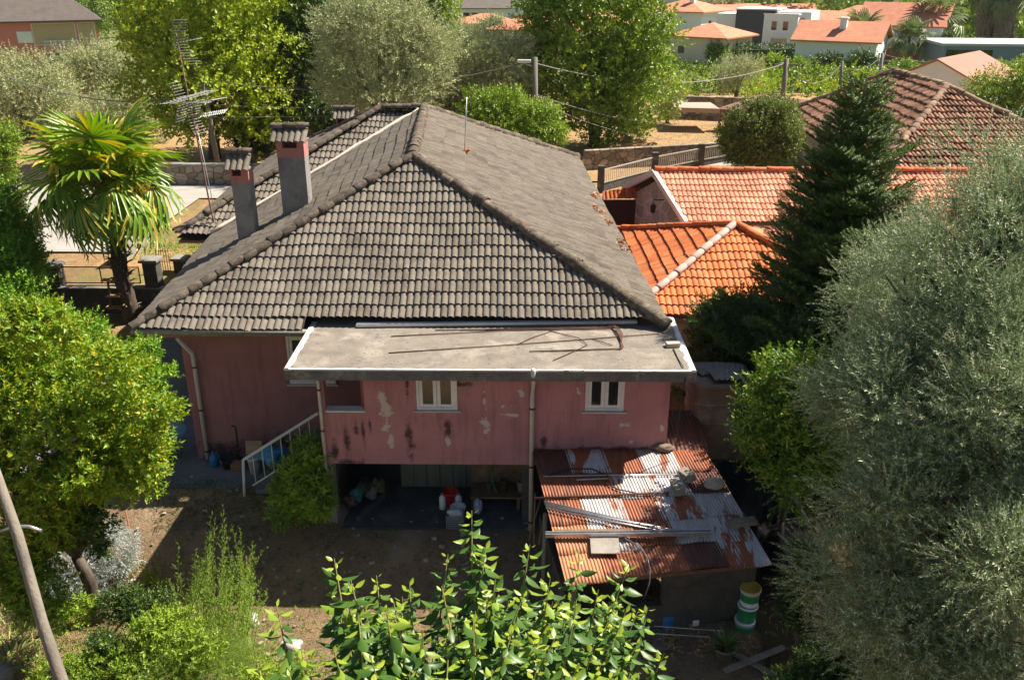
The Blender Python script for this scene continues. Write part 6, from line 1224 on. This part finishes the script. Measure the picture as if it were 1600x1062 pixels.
def tuft(label, px, py, n, L_, w, leaf, spread=.5, cat='plant', name='plant', z=-1.1, dome=.5):
    c = gp(px, py, z); t = thing(name, label, cat, tuple(c)); V = []; F = []; b = 0
    for i in range(n):
        a = random.uniform(0, 6.28); r_ = random.uniform(.0, spread); o_ = c+Vector((math.cos(a)*r_, math.sin(a)*r_, 0)); d = Vector((math.cos(a), math.sin(a), 0)); l_ = L_*random.uniform(.6, 1.1); s = Vector((-d.y, d.x, 0)); tilt = random.uniform(.15, dome+.3); pts = []
        for k in range(5): u = k/4; p = o_+d*l_*(tilt*u+.35*u*u)+Vector((0, 0, l_*(u*(1.05-tilt*.5)-.45*u*u*tilt*1.6))); ww = w*(1-u**2)*.5+.001; V += [tuple(p-s*ww), tuple(p+s*ww)]
        for k in range(4): q = b+2*k; F += [(q, q+1, q+3), (q, q+3, q+2)]
        b += 10
    adopt(link('leaves', npmesh('leaves', V, F), leaf), t); return t
L_SPIKE = LEAF('spiky_leaf', (.30, .36, .05), (.42, .44, .07), None, .25, .5)
def euphorb(label, px, py, n, L_):
    c = gp(px, py); t = thing('spurge_plant', label, 'plant', tuple(c)); P = []; D = []; m = MB()
    for i in range(n):
        a = random.uniform(0, 6.28); tl = random.uniform(.1, .75); d = Vector((math.cos(a)*tl, math.sin(a)*tl, 1)).normalized(); l_ = L_*random.uniform(.7, 1.1); m.tube([c, c+d*l_], [.012, .008], 5)
        for k in range(34): u = .3+.7*k/34; P.append(tuple(c+d*l_*u)); q = RNG.normal(size=3); D.append(tuple(np.array(d)*.35+q*.6))
    m.build('stems', L_MID, t, True); scatter('leaves', [leaf_t(.055, .02, .2, .1, 1)], P, D, 1, L_SPIKE, t)
euphorb('spiky yellow-green plant with bottlebrush stems, left one right of the citrus trunk', 207, 912, 24, .75); euphorb('spiky yellow-green plant with bottlebrush stems, right one beside pale rock', 250, 925, 22, .72); euphorb('small spiky yellow-green plant below the other two', 222, 935, 12, .45)
L_STRAP = LEAF('strap_leaf', (.22, .30, .08), (.36, .38, .12), (.5, .4, .15), .3, .5, .2)
tuft('clump of long strap leaves at the left edge near the pole', 20, 1035, 70, .75, .035, L_STRAP, .35); tuft('clump of arching strap leaves right of the leaning pole foot', 60, 1050, 70, .7, .03, L_STRAP, .4, z=-1.15); tuft('green strap leaves beneath the citrus crown at left edge', 15, 985, 40, .6, .03, L_STRAP, .4)
tuft('corn-like broad leaves at bottom beside the white rock', 400, 1040, 26, .8, .07, LEAF('corn_leaf', (.24, .34, .07), (.38, .44, .12), None, .35), .22, z=-1.15)
tuft('small yellow-flowered leafy clump lower left of the feathery shrub', 195, 1045, 50, .3, .04, L_STRAP, .3, z=-1.15)
tuft('grassy clump lit by sun at bottom right under the timber beams', 1225, 1010, 60, .42, .02, L_FEATH, .25, z=-.62); tuft('weedy clump at right edge of the bottom timbers', 1190, 985, 40, .35, .03, L_FEATH, .25, z=-.62)
tuft('pot plant leaves behind the blue canister', 1070, 940, 40, .5, .05, L_DARK, .2, z=-.2); tuft('dark leafy plant in the brown flower pot', 1135, 1010, 40, .4, .05, L_DARK, .12, z=-.25)
tree('bush', 'brownish heather-like bush in the shade below the olive', 'bush', tuple(gp(1290, 985)), [pf(1285, 955, 42, 28, 12.2), pf(1320, 975, 30, 22, 12)], LEAF('heather_leaf', (.26, .2, .1), (.3, .3, .12), (.5, .4, .25), .3), T_SM, 70, 12, .2, .45, .03, low=-1.25)
tree('shrub', 'low green bush behind the leaning pole below citrus crown', 'shrub', tuple(gp(60, 960)), [pf(60, 930, 50, 34, 12.9), pf(110, 960, 34, 24, 12.8), pf(20, 900, 50, 40, 13)], L_MID, T_CIT, 130, 12, .2, .7, .03, low=-1.25)
tree('shrub', 'dense leafy bush left of the spiky plants under the citrus trunk', 'shrub', tuple(gp(200, 960)), [pf(200, 945, 34, 26, 13.0), pf(235, 950, 30, 22, 12.8), pf(170, 1010, 26, 22, 12.0)], L_DARK, T_CIT, 100, 12, .17, .65, .03, low=-1.25)
tree('shrub', 'bright bushy plant filling the bottom edge left of the feathery shrub', 'shrub', tuple(gp(160, 1060, -1.15)), [pf(150, 1050, 50, 26, 11.5), pf(210, 1062, 50, 26, 11.2), pf(95, 1058, 40, 20, 11.4)], L_MID, T_CIT, 80, 12, .17, .6, .03, low=-1.25)
tree('shrub', 'low weedy bush between the corn-like leaves and the near tree', 'shrub', tuple(gp(470, 1062, -1.15)), [pf(455, 1050, 40, 22, 11.3), pf(400, 1066, 50, 26, 11.0)], L_MID, T_CIT, 70, 12, .16, .55, .03, low=-1.25)
tuft('clump of pale strap leaves beside the sawn post', 45, 1062, 60, .55, .03, L_STRAP, .35, z=-1.15); tuft('clump of strap leaves between leaning pole and low green bush', 95, 1000, 50, .5, .03, L_STRAP, .3)
for lab, L_ in (('dark undergrowth bush right of the stacked paint buckets', [pf(1252, 940, 30, 26, 12.6), pf(1270, 965, 26, 22, 12.4)]), ('dark undergrowth bush at the bottom edge beneath the near olive', [pf(1300, 1045, 46, 28, 11.2), pf(1250, 1068, 34, 16, 11)]), ('dark undergrowth bush left of the terracotta pot', [pf(1262, 890, 30, 40, 13.2)])):
    tree('bush', lab, 'bush', (L_[0][0][0], L_[0][0][1], -.65), L_, L_DARK, T_CIT, 60*len(L_), 12, .2, .6, .03, low=-1.25)
# dry litter and weeds on the ground
def litter(nm, rect, n, leaf, S, tp=T_SM, z=-1.0, flatn=.9):
    P = []
    for _ in range(n): q = PZ(RNG.uniform(rect[0], rect[2]), RNG.uniform(rect[1], rect[3]), z); P.append((q.x, q.y, tz(q.x, q.y)+.09+RNG.uniform(0, .03)))
    D = RNG.normal(size=(n, 3))*[1, 1, .12]; tag(scatter(nm, tp, P, D, S*RNG.uniform(.5, 1.2, n), leaf), kind='stuff')
litter('dry_litter', (0, 900, 300, 1062), 4200, L_DRY, .8, sprigs(3, 5, .12, leaf_t(.09, .012, .1, .1, 1), 70)); litter('weeds', (0, 940, 330, 1062), 1100, L_FEATH, .45)
litter('dry_litter', (400, 940, 960, 1062), 900, L_DRY, .5, sprigs(3, 4, .08, leaf_t(.05, .012, .1, .1, 1), 70)); litter('weeds', (380, 950, 700, 1062), 500, L_FEATH, .35); litter('weeds', (240, 770, 430, 830), 500, L_DARK, .35, z=-.3); litter('fallen_leaves', (880, 900, 1250, 1062), 600, L_DRY, .5)
m = MB(); 
for _ in range(230):
    q = PZ(RNG.uniform(200, 960), RNG.uniform(790, 1062), -.9); s = RNG.uniform(.02, .07)
    if q.x < .6: m.box((q.x, q.y, tz(q.x, q.y)+.095+s*.2), (s*1.4, s, s*.7), Matrix.Rotation(RNG.uniform(0, 3), 3, 'Z'), j=s*.25)
tag(m.build('gravel', MT('pale_gravel', (.45, .38, .29), (.28, .23, .17), 9)), kind='stuff')
litter('weeds', (230, 800, 620, 940), 420, L_MID, .28, z=-.8); litter('dry_litter', (200, 780, 900, 960), 1500, L_DRY, .55, sprigs(3, 4, .08, leaf_t(.05, .012, .1, .1, 1), 70), z=-.8)
# leaves caught on the right roof edge
P = []; 
for px, py in ((895, 312), (905, 316), (918, 322), (926, 326), (935, 335), (941, 345), (930, 308), (925, 305), (884, 311), (948, 352), (965, 378), (973, 388)):
    for _ in range(14): q = PZ(px+RNG.normal(0, 5), py+RNG.normal(0, 2), 3.95+max(0, (950-px))*.003); P.append(tuple(q+Vector((0, 0, .05))))
tag(scatter('fallen_leaves', [leaf_t(.14, .09, .2, .2, 1)], P, RNG.normal(size=(len(P), 3))*[1, 1, .2], 1, LEAF('rust_leaf', (.5, .16, .06), (.4, .2, .1), None, .2)), kind='stuff')
# ---- the near tree with big glossy leaves, bottom centre
BL = [leaf_t(.160, .072, .16, .22, 3), leaf_t(.145, .066, .26, .42, 3), leaf_t(.12, .056, .12, .12, 3)]
t = thing('tree', 'nearest tree with big glossy drooping leaves rising at bottom centre', 'tree', (.2, 5.2, -1.0)); tr = MB(); st = MB(); P = []; D = []; S_ = []; UU = []; G0 = Vector((.1, 5.3, 3.4))
tr.tube([(.2, 5.2, -1.0), (.15, 5.25, 1.5), tuple(G0)], [.16, .12, .09], 10, wob=.08)
tips = [(402, 1035, 5.9), (432, 945, 6.2), (470, 1010, 6), (522, 872, 6.3), (548, 905, 6.2), (588, 898, 6.6), (640, 912, 6.6), (560, 960, 6), (610, 975, 6.1), (737, 797, 6.5), (760, 850, 6.4), (700, 865, 6.6), (690, 915, 6.2), (775, 900, 6.2), (828, 850, 6.6), (860, 900, 6.3), (820, 925, 6.1), (905, 865, 6.8), (935, 920, 6.4), (985, 878, 6.9), (965, 930, 6.4), (900, 950, 6.0), (740, 960, 5.9), (660, 990, 5.8), (800, 985, 5.8), (870, 990, 5.9), (1012, 948, 7.2), (1000, 1000, 6.9), (1038, 1020, 7.2), (930, 1000, 6.0), (520, 1010, 5.8), (580, 1030, 5.7), (700, 1030, 5.6), (840, 1040, 5.6), (960, 1050, 6.0), (770, 1045, 5.6), (640, 1050, 5.6), (450, 1050, 5.8), (900, 1045, 5.8)]
for (px, py, D_) in tips+[(RNG.uniform(520, 1000), RNG.uniform(930, 1060), RNG.uniform(6.0, 7.6)) for _ in range(130)]:
    e = PD(px, py, D_); b = PD(700+(px-700)*.72+RNG.normal(0, 15), max(py+190, 1120)+RNG.uniform(0, 60), D_*.99+RNG.uniform(-.2, .3)); md = b.lerp(e, .55)+Vector((RNG.normal(0, .04), RNG.normal(0, .04), .03)); st.tube([b, md, e], [.016, .009, .003], 6, caps=False)
    tr.tube([G0, G0.lerp(b, .5)+Vector((0, 0, .1)), b], [.05, .03, .017], 6, caps=False)
    L_ = (e-b).length; n = int(L_/.023)
    for k in range(n):
        u = .12+.88*k/n; p = b.lerp(md, u/.55) if u < .55 else md.lerp(e, (u-.55)/.45); a = k*2.4+random.uniform(-.4, .4); f = (1-u)
        d = Vector((math.cos(a), math.sin(a), 1.1*u**8-.75*(1-u)**.4-.28)); P.append(tuple(p+Vector((math.cos(a), math.sin(a), 0))*.015)); D.append(tuple(d)); S_.append(random.uniform(.6, 1.12)*(1 if u < .85 else 1-.55*(u-.85)/.15)); UU.append(u*L_ > L_-.11)
tr.build('trunk', BARK, t, True); st.build('shoots', LEAF('green_stem', (.30, .30, .08), (.24, .2, .08), None, .05), t, True)
# leaves hang with the blade facing up
P = np.array(P); D = np.array(D); D /= np.linalg.norm(D, axis=1, keepdims=True); D += RNG.normal(0, .12, D.shape); D /= np.linalg.norm(D, axis=1, keepdims=True)
A = np.cross(D, np.array([0, 0, 1.0])+RNG.normal(0, .25, D.shape)); A /= np.linalg.norm(A, axis=1, keepdims=True); Bv = np.cross(D, A); Mx = np.stack([A, Bv, D], 2); Vs = []; Fs = []; b = 0
UU = np.array(UU)
for k, (v, f) in enumerate(BL):
    s = (np.arange(len(P)) % 3 == k) & ~UU; q = np.einsum('nij,vj->nvi', Mx[s], v*[1, 1, 1])*np.array(S_)[s][:, None, None]+P[s][:, None, :]
    Vs.append(q.reshape(-1, 3)); Fs.append((np.array(f)[None]+np.arange(s.sum())[:, None, None]*len(v)+b).reshape(-1, 3)); b += s.sum()*len(v)
adopt(link('leaves', npmesh('leaves', np.concatenate(Vs), np.concatenate(Fs)), L_BIG, None, True), t)
v, f = BL[2]; q = np.einsum('nij,vj->nvi', Mx[UU], v)*np.array(S_)[UU][:, None, None]+P[UU][:, None, :]
adopt(link('young_leaves', npmesh('young_leaves', q.reshape(-1, 3), (np.array(f)[None]+np.arange(UU.sum())[:, None, None]*len(v)).reshape(-1, 3)), LEAF('young_leaf', (.22, .34, .03), (.36, .42, .04), None, .45, .35), None, True), t)
# ================================================================ air
hz, nt_, p_ = newmat('air'); nt_.nodes.remove(p_); pv = nt_.nodes.new('ShaderNodeVolumePrincipled'); pv.inputs['Color'].default_value = (.86, .89, .94, 1); pv.inputs['Density'].default_value = .0001; pv.inputs['Anisotropy'].default_value = .2
nt_.links.new(pv.outputs[0], nt_.nodes['Material Output'].inputs['Volume'])
tag(MB().bx(-401, 451, -41, 621, -3, 24).build('haze', hz), kind='stuff')
